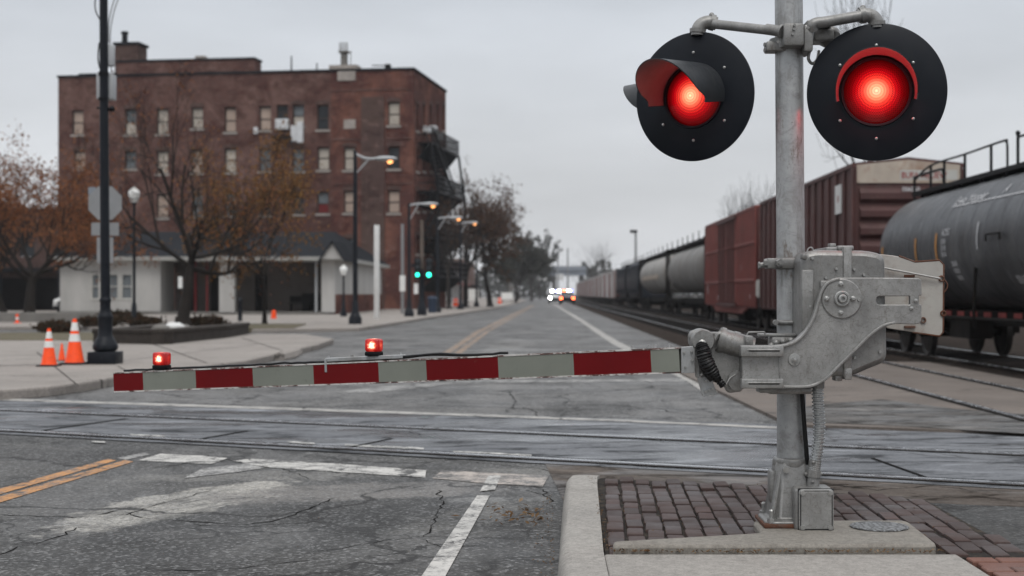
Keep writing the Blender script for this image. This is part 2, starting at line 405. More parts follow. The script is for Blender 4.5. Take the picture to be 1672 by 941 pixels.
# --- ground materials, all in world coordinates so that sheets run on into each other
def asphalt_color(t, base=.062, tint=(1,.97,.93), patches=()):
    p = t.pos(True)
    wob = t.vadd(p, t.noise(p, 1.3, 4, .6, color=True), .55)
    big = t.noise(wob, .33, 6, .6)
    lo, hi = base*.6, base*1.55
    c = t.ramp(big, [(.32, tuple(lo*x for x in tint)), (.68, tuple(hi*x for x in tint))])
    st = t.noise(t.pos(True, (1,.35,1)), 2.2, 7, .7)
    c = t.mix(t.ramp(st, [(.45, 0.0), (.75, .45)]), c, tuple(base*2.3*x for x in tint))
    # repaired / worn pale areas with a shape of their own
    for (cx, cy, ang, a, b, col, amt) in patches:
        m = t.node('ShaderNodeMapping', vector_type='TEXTURE'); t.set(m.inputs[0], wob)
        m.inputs['Location'].default_value = (cx+.27, cy+.27, .27); m.inputs['Rotation'].default_value = (0,0,ang); m.inputs['Scale'].default_value = (a,b,50)
        ln = t.node('ShaderNodeVectorMath', operation='LENGTH'); t.set(ln.inputs[0], m.outputs[0])
        d = t.math('ADD', ln.outputs['Value'], t.math('MULTIPLY', t.math('SUBTRACT', t.noise(p, 3.5, 7, .7), .5), 1.1))
        c = t.mix(t.math('MULTIPLY', t.ramp(d, [(.76, 1.0), (.90, 0.0)]), amt), c, col)
    dk = t.noise(t.pos(True, (1,.6,1)), .85, 9, .72, .8)
    c = t.mix(t.ramp(dk, [(.48, 0.0), (.57, .72)]), c, tuple(base*.30*x for x in tint))
    dk2 = t.noise(t.pos(True, (.55,1,1)), 3.1, 8, .75)
    c = t.mix(t.ramp(dk2, [(.56, 0.0), (.66, .55)]), c, tuple(base*.40*x for x in tint))
    c = t.mix(t.ramp(dk2, [(.30, .5), (.40, 0.0)]), c, tuple(base*2.4*x for x in tint))
    # aggregate
    ag = t.voro(p, 58, 'F1', 'Color'); agb = t.node('ShaderNodeSeparateColor'); t.set(agb.inputs[0], ag)
    c = t.mix(t.ramp(agb.outputs[0], [(.0, .6), (.33, 0.0), (.74, 0.0), (1.0, .65)]), c, t.ramp(agb.outputs[1], [(.3, base*.25), (.7, base*3.8)]))
    fine = t.math('ADD', t.math('MULTIPLY', t.noise(p, 95, 4, .8), .5), t.math('MULTIPLY', t.noise(p, 30, 4, .75), .5))
    c = t.mix(.5, c, t.mix(1.0, c, t.ramp(fine, [(.40, .2), (.5, .95), (.60, 1.9)]), 'MULTIPLY'))
    # cracks
    wob2 = t.vadd(p, t.noise(p, 1.9, 6, .65, color=True), .75)
    e1 = t.voro(wob2, .42, 'DISTANCE_TO_EDGE')
    e2 = t.voro(wob2, 1.5, 'DISTANCE_TO_EDGE')
    k1 = t.ramp(e1, [(.006, 1.0), (.013, 0.0)])
    k2 = t.math('MULTIPLY', t.ramp(e2, [(.010, 1.0), (.024, 0.0)]), t.ramp(t.noise(p, .5, 3), [(.50, 0.0), (.56, 1.0)]))
    k1 = t.math('MULTIPLY', k1, t.ramp(t.noise(p, .8, 3), [(.34, 0.0), (.42, 1.0)]))
    crack = t.math('MAXIMUM', k1, k2)
    c = t.mix(t.math('MULTIPLY', crack, .9), c, (.009,.008,.0075))
    hgt = t.math('SUBTRACT', t.math('ADD', t.math('MULTIPLY', t.voro(p, 58), .7), t.math('MULTIPLY', fine, .5)), t.math('MULTIPLY', crack, 1.5))
    return p, c, hgt, crack
NEARPATCH = [(*G(560,835), R(30), 1.5, .55, (.026,.0255,.025), .75), (*G(870,860), R(88), 1.6, .30, (.028,.027,.026), .6), (*G(90,900), R(20), 1.2, .5, (.03,.029,.028), .6), (*G(150,745), R(-20), 2.0, .5, (.032,.031,.031), .6), (*G(300,822), R(70), 1.35, .42, (.34,.325,.295), .85), (*G(620,800), R(20), 1.3, .42, (.16,.15,.14), .7),
             (*G(600,775), R(8), 2.2, .30, (.145,.14,.13), .7), (*G(770,840), R(60), 1.0, .25, (.15,.145,.135), .5), (*G(820,815), R(10), .55, .16, (.17,.17,.165), .7)]
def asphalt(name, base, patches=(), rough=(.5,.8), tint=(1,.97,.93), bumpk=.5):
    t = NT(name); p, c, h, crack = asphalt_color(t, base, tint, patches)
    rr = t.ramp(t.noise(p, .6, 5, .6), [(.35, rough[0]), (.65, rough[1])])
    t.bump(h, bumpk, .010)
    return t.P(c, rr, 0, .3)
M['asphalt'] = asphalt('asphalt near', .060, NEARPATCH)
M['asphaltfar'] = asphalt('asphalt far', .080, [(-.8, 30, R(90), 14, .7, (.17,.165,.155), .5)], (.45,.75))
M['asphaltdark'] = asphalt('asphalt dark', .032, (), (.6,.85))
def paint(name, col, wear=.5, base=.068):
    t = NT(name); p, c, h, crack = asphalt_color(t, base)
    w = t.noise(p, 5, 9, .75); w2 = t.noise(p, 45, 5, .8)
    f = t.math('ADD', t.math('MULTIPLY', w, .6), t.math('MULTIPLY', w2, .4))
    k = t.ramp(f, [(wear-.05, 1.0), (wear+.05, 0.0)])
    k = t.math('MULTIPLY', k, t.math('SUBTRACT', 1.0, t.math('MULTIPLY', crack, .9)))
    pc = t.ramp(t.noise(p, 3, 6, .7), [(.3, tuple(x*.75 for x in col)), (.7, col)])
    t.bump(h, .35, .005)
    return t.P(t.mix(k, c, pc), .62)
M['pwhite'] = paint('worn white road paint', (.50,.485,.455), .525)
M['pwhiteworn'] = paint('very worn white road paint', (.56,.55,.52), .505)
M['pwhitecream'] = paint('worn cream road paint', (.40,.35,.31), .50)
M['pgutter'] = paint('worn gutter line', (.36,.345,.32), .54, .09)
M['pfaint'] = paint('faint white road paint', (.42,.41,.39), .47, .09)
M['pyellow'] = paint('worn yellow road paint', (.47,.215,.06), .515)
M['pyellowfar'] = paint('old yellow road paint', (.36,.20,.085), .48, .09)
def concrete(name, col, wet=0.0, crackscale=.5, rough=(.75,.9), tintvar=.2, stainc=(.10,.09,.08), pits=True, st=(.45,1.3)):
    t = NT(name); p = t.pos(True)
    wob = t.vadd(p, t.noise(p, 1.6, 5, .6, color=True), .5)
    c = t.ramp(t.noise(wob, .7, 7, .66), [(.3, tuple(x*(1-tintvar) for x in col)), (.7, tuple(x*(1+tintvar) for x in col))])
    c = t.mix(t.ramp(t.noise(wob, 1.9, 8, .72), [(.52, 0.0), (.72, .6)]), c, stainc)
    fine = t.math('ADD', t.math('MULTIPLY', t.noise(p, 100, 4, .8), .5), t.math('MULTIPLY', t.noise(p, 30, 4, .75), .5))
    c = t.mix(.45, c, t.ramp(fine, [(.40, tuple(x*.45 for x in col)), (.60, tuple(x*1.5 for x in col))]))
    h = fine
    if pits:
        v = t.voro(p, 48); pit = t.ramp(v, [(.08, 1.0), (.2, 0.0)])
        c = t.mix(t.math('MULTIPLY', pit, .55), c, tuple(x*.4 for x in col)); h = t.math('SUBTRACT', fine, pit)
    e = t.voro(wob, max(.01,crackscale), 'DISTANCE_TO_EDGE')
    k = t.math('MULTIPLY', t.ramp(e, [(.003, 1.0), (.008, 0.0)]), t.ramp(t.noise(p, .9, 3), [(.45, 0.0), (.55, 1.0)]))
    if crackscale: c = t.mix(t.math('MULTIPLY', k, .8), c, (.02,.018,.016))
    if wet:
        wm = t.ramp(t.noise(t.pos(True, (*st,1)), .95, 8, .66, .6), [(.45, 0.0), (.56, 1.0)])
        c = t.mix(t.math('MULTIPLY', wm, wet), c, tuple(x*.38 for x in col))
        dm = t.noise(t.pos(True, (st[0]*1.1,st[1]*1.1,1)), 2.0, 9, .74, .5)
        c = t.mix(t.ramp(dm, [(.51, 0.0), (.60, .85)]), c, tuple(x*.25 for x in col))
        c = t.mix(t.ramp(dm, [(.36, .75), (.45, 0.0)]), c, tuple(min(.4,x*1.9) for x in col))
        rr = t.ramp(wm, [(0, .85), (.5, rough[1]), (1, rough[0])]); drk = t.ramp(dm, [(.51, 1.0), (.60, .08)])
        spc = t.math('MULTIPLY', drk, t.ramp(wm, [(0, .06), (1, .5)]))
    else:
        rr = t.ramp(t.noise(p, 1.2, 4), [(.35, rough[0]), (.65, rough[1])])
    t.bump(h, .35, .004)
    return t.P(c, rr, 0, spc if wet else .25)
M['kerbconc'] = concrete('kerb concrete', (.272,.258,.238), 0, 0)
M['slabconc'] = concrete('sidewalk concrete', (.27,.255,.234), 0, 0)
M['padconc'] = concrete('pad concrete', (.205,.19,.167), 0, 0, tintvar=.28, stainc=(.075,.058,.045))
M['walkconc'] = concrete('far sidewalk concrete', (.235,.213,.194), 0, .3, tintvar=.3, stainc=(.095,.083,.075))
M['crossconc'] = concrete('wet crossing concrete', (.135,.140,.150), .8, .30, (.2,.55), .22, (.085,.088,.095), False)
M['apron'] = concrete('pinkish apron', (.126,.107,.094), 0, .25, (.8,.95), .38, (.052,.045,.040), True)
M['apronwet'] = concrete('damp grey apron', (.105,.10,.096), .5, .3, (.35,.8), .3, (.05,.047,.045), True, (.6,1.2))
M['apron2'] = concrete('brown apron', (.082,.069,.06), .3, .4, (.5,.85), .3, (.055,.047,.041), True, (.8,1.2))
def ballast(name, a, b, s=7):
    t = NT(name); p = t.pos(True)
    vc = t.voro(p, s, 'F1', 'Color'); g = t.node('ShaderNodeSeparateColor'); t.set(g.inputs[0], vc)
    c = t.mix(g.outputs[0], a, b)
    c = t.mix(t.ramp(t.noise(p, .45, 6, .65), [(.4, 0.0), (.7, .7)]), c, (.045,.036,.03))
    c = t.mix(t.ramp(t.voro(p, s, 'DISTANCE_TO_EDGE'), [(.0, .8), (.12, 0.0)]), c, (.015,.013,.012))
    t.bump(t.voro(p, s), .9, .05)
    return t.P(c, .95, 0, .03)
M['ballast'] = ballast('track ballast', (.048,.036,.030), (.018,.015,.013))
M['soil'] = ballast('gravelly ground', (.105,.095,.08), (.07,.062,.052), 5)
def grassmat():
    t = NT('winter lawn'); p = t.pos(True)
    c = t.ramp(t.noise(p, .9, 7, .7), [(.3, (.075,.06,.035)), (.55, (.10,.085,.05)), (.75, (.055,.055,.03))])
    t.bump(t.noise(p, 30, 4), .8, .05)
    return t.P(c, .95)
M['lawn'] = grassmat()
def brickpaver(name, cols):
    t = NT(name); g = t.node('ShaderNodeNewGeometry').outputs['Random Per Island']; p = t.pos(True)
    c = t.ramp(g, [(i/(len(cols)-1), x) for i, x in enumerate(cols)])
    c = t.mix(t.ramp(t.noise(p, 4, 8, .72), [(.48, 0.0), (.72, .6)]), c, (.03,.026,.024))
    c = t.mix(t.ramp(t.noise(p, 1.6, 8, .75), [(.56, 0.0), (.66, .75)]), c, (.125,.12,.117))
    c = t.mix(.4, c, t.ramp(t.noise(p, 150, 4, .8), [(.3, tuple(x*.4 for x in cols[1])), (.7, tuple(x*1.6 for x in cols[1]))]))
    t.bump(t.noise(p, 90, 5, .7), .4, .004)
    rr = t.ramp(t.noise(p, 1.5, 5), [(.4, .45), (.6, .8)])
    return t.P(c, rr, 0, .3)
M['paver'] = brickpaver('worn brick pavers', [(.033,.023,.021), (.045,.028,.025), (.056,.032,.027), (.042,.031,.028), (.075,.037,.03)])
M['paverred'] = brickpaver('red brick pavers', [(.115,.055,.042), (.16,.075,.055), (.135,.065,.048), (.09,.058,.05)])
M['grout'] = surf('sandy joint', (.016,.013,.011), .95, 0, .5, 20, (.13,.10,.065), .6, 14, .4, 100)
HAZE = 0.00022
# ================================================================== THE SETTING
def sheet(name, pts, z, mat, sub=None):
    mb = MB(); mb.poly([(x, y, z) for x, y in pts]); return struct(name, mb, mat, smooth=0)
struct('ground', MB().poly([(-1500,-300,-.02),(1500,-300,-.02),(1500,2600,-.02),(-1500,2600,-.02)]), M['soil'], smooth=0)
def yn(x): return 10.89-.456*x          # near rail of the level crossing
def yf(x): return 12.87-.445*x          # far rail
def ye(x): return 14.75-.405*x          # far edge of the crossing slab
sheet('road_near', [(-40,-12),(2.2,-12),(2.2,yn(2.2)+.2),(-40,yn(-40)+.2)], 0, M['asphalt'])
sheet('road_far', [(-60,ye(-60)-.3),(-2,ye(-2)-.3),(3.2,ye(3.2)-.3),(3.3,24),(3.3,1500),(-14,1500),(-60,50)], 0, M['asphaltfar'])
sheet('crossing_panel', [(-40,yn(-40)-.22),(30,yn(30)-.22),(30,ye(30)),(-40,ye(-40))], .008, M['crossconc'])
apron_pts = [(2.35,ye(2.35)-.2),(20,ye(20)-.2),(7.15,12.2),(7.1,16),(6.95,20),(7.0,25.9),(5,26.6),(3.6,25),(2.9,30),(2.2,30),(2.15,22)]
sheet('apron_damp', [G(x,y,.038) for x,y in [(1330,690),(1275,684),(1290,668),(1340,660),(1440,652),(1560,668),(1672,676),(1800,690),(1800,720),(1672,708),(1440,694)]], .038, M['apronwet'])
struct('apron', MB().prism(apron_pts, -.03, .034), M['apron'], smooth=0)
sheet('apron_strip', [(.16,8.0),(30,8.0),(30,yn(30)-.2),(.0,yn(0)-.2)], .004, M['apron2'])
sheet('road_side', [(2.19,-12),(30,-12),(30,4),(2.9,8.45),(2.19,8.7)], .009, M['asphaltdark'])
sheet('ballast_bed', [(6.9,11.4),(60,-6),(60,25.1),(6.9,25.1)], 0, M['ballast'])
sheet('ballast_bed', [(3.3,25),(60,25),(60,1400),(3.3,1400)], .004, M['ballast'])

# ---- road markings
def mark(name, px, mat, z=.004, zz=0.0):
    return sheet(name, [G(x, y, z) for x, y in px], z, mat)
for q, m in (([(224,752),(262,741),(330,744),(372,748),(345,758)], 'pwhite'), ([(380,752),(412,749),(560,758),(696,768),(694,780),(560,771),(430,763)], 'pwhite'), ([(706,781),(722,768),(800,772),(896,777),(886,795),(800,790)], 'pwhitecream'), ([(330,765),(400,757),(440,763),(380,772),(300,781)], 'pfaint')):
    mark('stop_line', q, M[m])
mark('edge_line', [(779,809),(800,809),(727,941),(700,990),(655,990),(688,941)], M['pwhite'], .0065)
mark('edge_line', [(797,777),(818,776),(808,800),(784,802)], M['pwhite'], .0065)
mark('centre_line', [(-120,829),(-60,814),(0,798),(176,749.5),(190,752),(0,807),(-60,823),(-120,838)], M['pyellow'])
mark('centre_line', [(-120,842),(-60,827),(0,811),(205,751),(218,754),(0,820.5),(-60,836),(-120,851)], M['pyellow'])
mark('centre_dash', [(190,748),(235,739),(246,742),(205,751)], M['pfaint'])
for q in ([(212,708.5),(268,711),(270,713.5),(214,711)], [(470,720),(514,723),(514,725.5),(470,722.5)], [(563,725),(692,731),(692,734),(563,728)],
          [(150,720),(172,721),(172,723),(150,722)], [(740,736),(868,742),(868,745),(740,738.5)]):
    mark('crossing_dash', q, M['pwhiteworn'], .012)
mark('crossing_edge_line', [(905,748.5),(1252,764.5),(1252,768.5),(905,751.5)], M['pfaint'], .012)
mark('crossing_far_line', [(-60,648),(0,650.5),(420,664),(840,678.5),(1100,689),(1300,698),(1300,701.5),(1100,692),(840,682),(420,668),(0,653.8),(-60,651.6)], M['pgutter'], .012)
mark('far_stop_line', [(545,641),(640,629),(745,624.5),(700,632),(612,641)], M['pfaint'])
mark('far_stop_line', [(745,621.5),(1120,619),(1130,623),(745,625)], M['pfaint'])
mark('far_centre_line', [(722,577),(735,577),(789,541),(842,513.5),(870,499),(866,499),(833,514.5),(775,542)], M['pyellowfar'])
mark('far_centre_line', [(741,577),(754,577),(800,541),(849,513.5),(873,499),(871.5,499),(845,513.5),(793,541)], M['pyellowfar'])
cl = [(903,495.5,.8),(918,505,1.8),(945,521,2.8),(975,541,4),(1005,560,5),(1040,578,6.5),(1085,598,8),(1130,618,9.5),(1168,643,10)]
mark('gutter_line', [(x-w,y+w*.4) for x,y,w in cl] + [(x+w,y-w*.4) for x,y,w in cl[::-1]], M['pgutter'], .007)

for a, b, w in (((40,707),(207,683.5),1.6),((314,719),(404,703.5),1.4),((560,732.5),(640,716),1.2),((1424,748),(1522,783),1.3)):
    mark('panel_joint', [(a[0]-w*3,a[1]),(a[0]+w*3,a[1]),(b[0]+w*3,b[1]),(b[0]-w*3,b[1])], M['dark'], .0122)
rc_ = random.Random(12)
def crack(pts, w=.010, z=.0025, jit=.035):
    P = [Vector(G(x, y, z)) for x, y in pts]; Q = []
    for a, b in zip(P, P[1:]):
        n = max(2, int((b-a).length/.07)); d = (b-a).normalized(); nr = Vector((-d.y, d.x))
        for i in range(n): Q.append(a.lerp(b, i/n) + nr*rc_.gauss(0, jit*.42) )
    Q.append(P[-1]); L, Rr = [], []
    for i, q in enumerate(Q):
        d = (Q[min(i+1,len(Q)-1)]-Q[max(i-1,0)]).normalized(); nr = Vector((-d.y, d.x)); h = w*.33*rc_.uniform(.25,1.7)*(1 if 0 < i < len(Q)-1 else .1)
        L.append(q+nr*h); Rr.append(q-nr*h)
    mb = MB(); n = len(Q); mb.add([(p.x,p.y,z) for p in L+Rr], [(i,i+1,n+i+1,n+i) for i in range(n-1)]); return struct('road_crack', mb, M['dark'], smooth=0, recalc=False)
for pts, w in (([(-40,838),(60,843),(118,845),(172,838),(214,829)],.016), ([(170,842),(205,840),(240,830),(300,812),(345,800)],.010), ([(203,835),(232,845),(300,850),(398,857),(440,852),(482,840),(512,828),(548,812)],.014),
        ([(310,856),(400,860),(520,851)],.008), ([(-30,912),(30,893),(85,880),(140,858)],.012), ([(255,930),(345,931),(420,925),(520,912)],.013), ([(440,758),(520,786),(600,792)],.008),
        ([(716,800),(722,826),(706,858),(690,878)],.012), ([(690,878),(720,893),(788,890)],.008), ([(330,742),(380,752),(520,757),(640,764),(760,779)],.010), ([(560,740),(700,748),(860,763),(918,772)],.010),
        ([(855,800),(880,806),(915,812)],.014), ([(860,792),(890,802),(902,824)],.010), ([(500,905),(640,880),(690,878)],.007)):
    crack(pts, w)
for pts, w in (([(0,690),(90,697),(200,700),(300,704)],.012), ([(470,690),(560,695),(650,703),(700,712)],.010), ([(30,668),(130,672),(210,676)],.012), ([(850,700),(960,712),(1060,718),(1180,733)],.010), ([(1345,700),(1420,712),(1560,722)],.012), ([(1440,735),(1530,745),(1640,752)],.010)):
    crack(pts, w, .0115)
for pts, w in (([(700,655),(760,658),(860,661),(1010,662),(1080,668),(1110,676),(1200,680)],.016), ([(832,640),(842,655),(836,668)],.016), ([(560,655),(640,652),(700,655)],.012), ([(880,690),(875,672),(850,664)],.012), ([(240,640),(330,652),(420,650)],.014)):
    crack(pts, w, .0025)
for pts, w in (([(1340,790),(1430,800),(1530,793),(1600,782),(1660,776)],.016), ([(1530,793),(1580,800),(1672,803)],.012), ([(1000,772),(1090,780),(1180,785)],.010)):
    crack(pts, w, .0065)
# ---- pavements on the far left with kerbs
def raised(name, pts, z1, mat, z0=-.02):
    return struct(name, MB().prism(pts, z0, z1), mat, smooth=0, bevel=.03)
A = [(-420,640),(-60,640),(0,637),(80,631),(150,622),(215,610),(300,601),(400,589),(470,573),(520,562),(545,553),(500,546),(420,545),(330,549),(165,556),(-60,556),(-420,556)]
raised('pavement', [G(x,y,.13) for x,y in A], .13, M['walkconc'])
raised('lawn', [G(x,y,.10) for x,y in [(-420,557),(160,557),(172,562),(275,565),(300,556),(340,548),(280,544),(-420,548)]], .14, M['lawn'])
for a, b, w in (((-40,598),(158,594.5),.8),((192,598),(214,609.5),.8),((236,557),(338,593),.9),((60,575),(128,630),.9),((395,552),(462,573),.7),((158,594.5),(300,577),.8),((300,577),(420,562),.8)):
    mb = MB(); mb.poly([(*G(x,y,.134),.134) for x,y in ((a[0]-w,a[1]+w*.25),(a[0]+w,a[1]-w*.25),(b[0]+w,b[1]-w*.25),(b[0]-w,b[1]+w*.25))]); struct('pavement_joint', mb, M['grout'], smooth=0)
Bf = [G(x,y,.13) for x,y in [(-420,534),(100,533),(330,537),(453,537),(587,535),(647,526),(700,517.5),(760,509.5),(818,501),(846,494),(860,490.3)]]
raised('pavement', Bf + [(-9.5,420),(-16,420),(-60,160),(-90,60)], .13, M['walkconc'])
kb = MB()
kk = [G(x,y,.14) for x,y in [(455,577),(470,574),(486,568)]]
kb.tube([(x,y,.03) for x,y in kk], [.13,.15,.11], 8)
struct('kerb_stone', kb, M['walkconc'])
# grass patch round the small tree
raised('lawn', [G(x,y,.16) for x,y in [(345,536),(480,535),(500,529),(380,529)]], .17, M['lawn'])

# ---- the island under the signal
kerb = MB()
def kerb_run(path, gap=.006):
    prof = [(-.01,-.02),(.0,.05),(.012,.098),(.03,.118),(.055,.124),(.20,.126),(.205,-.02)]
    n = len(prof); vs = []; fs = []
    for i, (x, y) in enumerate(path):
        a = path[max(i-1,0)]; b = path[min(i+1,len(path)-1)]
        d = Vector((b[0]-a[0], b[1]-a[1])).normalized(); nr = Vector((d.y, -d.x))
        for u, z in prof:
            j = random.uniform(-.004,.004) if 0 < u < .2 else 0
            vs.append((x+nr.x*(u+j), y+nr.y*(u+j), z + (random.uniform(-.003,.002) if z > .1 else 0)))
    for i in range(len(path)-1):
        for k in range(n-1): fs.append((i*n+k, i*n+k+1, (i+1)*n+k+1, (i+1)*n+k))
    fs.append(list(range(n))); fs.append([(len(path)-1)*n+k for k in range(n)][::-1])
    kerb.add(vs, fs)
def lin(a, b, n): return [(a[0]+(b[0]-a[0])*i/n, a[1]+(b[1]-a[1])*i/n) for i in range(n+1)]
kerb_run(lin((.062,6.375),(.118,8.70),10))
kerb_run(lin((.119,8.708),(.13,8.98),4) + [(.14,9.07),(.158,9.12)])
struct('kerb', kerb, M['kerbconc'])
kerb = MB(); kerb_run(lin((.05,3.0),(.062,6.367),12)); struct('kerb', kerb, M['kerbconc'])
slab = MB(); slab.box(.262,1.835,3.0,6.335,-.02,.121,0,.012); struct('concrete_slab', slab, M['slabconc'])
struct('paving_bed', MB().prism([(.27,6.34),(2.17,6.34),(2.17,8.12),(1.2,8.74),(.36,9.08),(.32,9.0)], -.02, .102), M['grout'], smooth=0)
pad = MB(); pad.prism(fillet([(.305,6.365,.02),(1.765,6.39,.05),(1.80,7.07,.06),(1.03,7.07,.05),(1.02,6.70,.06),(.31,6.47,.02)], 4), -.02, .155)
struct('concrete_pad', pad, M['padconc'], bevel=.014)
def inpoly(x, y, P):
    c = False
    for i in range(len(P)):
        (x1,y1),(x2,y2) = P[i-1], P[i]
        if (y1 > y) != (y2 > y) and x < (x2-x1)*(y-y1)/(y2-y1)+x1: c = not c
    return c
padpoly = [(.25,6.3),(1.79,6.36),(1.82,7.1),(1.10,7.1),(1.09,6.70),(.25,6.46)]
brick = MB(); rb = random.Random(3)
area = [(.285,6.45),(2.16,6.36),(2.165,8.10),(1.2,8.70),(.36,9.04)]
for i in range(20):
    w = .0955
    for j in range(-1, 14):
        L = .213
        y0 = 6.36 + (j + (.5 if i % 2 else 0))*L + rb.uniform(-.004,.004); x0 = .285 + i*w + (y0-6.4)*.034
        cx, cy = x0+w/2, y0+L/2
        if not inpoly(cx, cy, area): continue
        ya, yb = y0, y0+L
        if inpoly(cx, ya+.02, padpoly) and inpoly(cx, yb-.02, padpoly): continue
        g = .0042+abs(rb.gauss(0,.0016))
        T = Matrix.Translation((cx+rb.gauss(0,.0018), (ya+yb)/2, .120 + rb.uniform(-.006,.004) - (.010 if rb.random() < .08 else 0))) @ Euler((rb.gauss(0,.014), rb.gauss(0,.022), rb.gauss(0,.022)+.0-.034)).to_matrix().to_4x4()
        brick.box(-w/2+g, w/2-g, -(yb-ya)/2+g*.8, (yb-ya)/2-g*.8, -.045, .0, 0, .010, 2, T)
struct('brick_paving', brick, M['paver'], smooth=30)
red = MB()
for i in range(-2, 22):
    for j in range(0, 22):
        w, L = .105, .215
        x0 = 1.86 + (j + (.5 if i % 2 else 0))*L - .1; y0 = 6.27 - (i+1)*w
        if x0+L < 1.87 or y0+w > 6.30: continue
        xa = max(x0, 1.85)
        T = Matrix.Translation(((xa+x0+L)/2, y0+w/2, .118+rb.uniform(-.002,.002)))
        red.box(-(x0+L-xa)/2+.004, (x0+L-xa)/2-.004, -w/2+.004, w/2-.004, -.04, 0, 0, .005, 1, T)
struct('red_brick_paving', red, M['paverred'], smooth=30)
struct('paving_bed', MB().box(1.84,6.5,3.7,6.33,-.02,.095), M['grout'], smooth=0)
# leaf litter along the joints and in the gutter
lit = MB(); rl = random.Random(5)
def leaf_at(x, y, z, s):
    a = rl.uniform(0, 6.28); T = Matrix.Translation((x,y,z)) @ Euler((rl.gauss(0,.35), rl.gauss(0,.35), a)).to_matrix().to_4x4()
    lit.add([T @ Vector(p) for p in ((-s,0,0),(0,-s*.45,.1*s),(s,0,0),(0,s*.45,.12*s))], [(0,1,2,3)])
for _ in range(340): leaf_at(rl.uniform(.3,1.8), 6.35+rl.gauss(0,.012), .126+rl.uniform(0,.012), rl.uniform(.004,.013))
for _ in range(260):
    y = rl.uniform(5.0,9.0); leaf_at(.045-abs(rl.gauss(0,.05)), y, .012+rl.uniform(0,.012), rl.uniform(.003,.010))
for _ in range(260): leaf_at(.29+rl.gauss(.0,.015)+(y*0), rl.uniform(6.4,9.0), .124, rl.uniform(.003,.009))
for _ in range(420):
    i = rl.randrange(1,18); y = rl.uniform(6.5,8.6); x = .285+i*.0955+(y-6.4)*.034
    if inpoly(x,y,area) and not inpoly(x,y,padpoly): leaf_at(x, y, .120, rl.uniform(.002,.006))
for _ in range(90): leaf_at(rl.uniform(.4,2.1), rl.uniform(6.5,8.6), .13, rl.uniform(.003,.01))
for _ in range(60): leaf_at(-.02-abs(rl.gauss(0,.16)), 8.15+rl.gauss(0,.2), .014, rl.uniform(.012,.03))
for _ in range(500): leaf_at(rl.uniform(-7,0), rl.uniform(6,11), .012, rl.uniform(.002,.005))
tag(lit.build('leaf_litter', M['litter'], origin=(0,0,0), smooth=0), 'small dead leaves and grit in the kerb gutter and paving joints', 'leaf litter', kind='stuff')

# ---- tracks
def rail_mb(p, q, z0, z1, w=.07):
    d = (Vector(q)-Vector(p)); L = d.length; a = math.atan2(d.y, d.x)
    mb = MB(Matrix.Translation((p[0],p[1],0)) @ Matrix.Rotation(a, 4, 'Z'))
    mb.box(0, L, -w/2, w/2, z0, z1-.008, 0)
    mb.box(0, L, -w/2+.006, w/2-.006, z1-.012, z1, 1)
    if z0 < -.001 and False: pass
    return mb
def groove(p, q, off, w, z):
    d = (Vector(q)-Vector(p)).normalized(); nr = Vector((-d.y, d.x))
    a, b = Vector(p)+nr*(off-w/2), Vector(q)+nr*(off-w/2); c, e = Vector(q)+nr*(off+w/2), Vector(p)+nr*(off+w/2)
    return MB().poly([(a.x,a.y,z),(b.x,b.y,z),(c.x,c.y,z),(e.x,e.y,z)])
t0 = thing('railway_track', (0,11.9,0), 'street railway track set flush in wet concrete across the road', 'railway track', 'railway tracks')
for fn, s in ((yn, 1), (yf, 1)):
    p, q = (-30, fn(-30)), (30, fn(30))
    r = rail_mb(p, q, -.01, .024, .085).build('rail', [M['rail'], M['railhead']], t0, smooth=0)
    g = groove(p, q, -.10*s if False else .10*s, .12, .0125); g.add(*[groove(p, q, -.055*s, .028, .0125).v, [(0,1,2,3)]])
    g.build('flangeway', M['dark'], r, smooth=0)
for X0, X1, lab in ((4.75,6.15,'empty side track running between the road and the freight train'), (7.72,9.18,'track under the parked freight train, with dull rails')):
    t = thing('railway_track', (X0,30,0), lab, 'railway track', 'railway tracks')
    for X in (X0, X1):
        r = rail_mb((X,11), (X,900), -.01, .05, .075).build('rail', [M['rail'], M['railhead']], t, smooth=0)
        g = groove((X,11), (X,26.4), .075, .07, .0385); g.add(groove((X,11), (X,26.4), -.06, .04, .0385).v, [(0,1,2,3)])
        g.build('flangeway', M['dark'], r, smooth=0)
    sl = MB(); rs = random.Random(int(X0))
    for i in range(330):
        y = 26.8+i*.62
        sl.box(X0-.5, X1+.5, y, y+.22, -.02, .012+rs.uniform(0,.012))
    tag(sl.build('sleepers', M['undercar'], t, smooth=0), kind='stuff')

# ---- low walls, planter on the left
pw = MB()
P3 = [(-10.75,41),(-10.55,33.2),(-8.65,32.3),(-8.35,37.2),(-8.5,40.8)]
for (a, b, h) in ((P3[0],P3[1],.45),(P3[1],P3[2],.47),(P3[2],P3[3],.47),(P3[3],P3[4],.46)):
    d = (Vector(b)-Vector(a)); L = d.length; T = Matrix.Translation((a[0],a[1],0)) @ Matrix.Rotation(math.atan2(d.y,d.x),4,'Z')
    pw.box(0, L, 0, .3, .0, h-.09, 0, 0, 2, T); pw.box(-.02, L+.02, -.03, .33, h-.09, h, 0, .015, 1, T)
tag(pw.build('planter_wall', M['darkstone'], origin=(-12,36,0)), 'low dark planter wall in front of the white depot', 'planter wall')
struct('planter_soil', MB().prism([(-10.5,33.5),(-8.75,32.7),(-8.6,41),(-10.6,41)], 0, .34), M['lawn'], smooth=0)
lw = MB(); lw.box(-42,-17.5,58,58.35,0,.52,0,.02,1)
tag(lw.build('low_wall', M['concgrey'], origin=(-30,58,0)), 'long low concrete wall behind the traffic cones', 'low wall')
rk = random.Random(9)
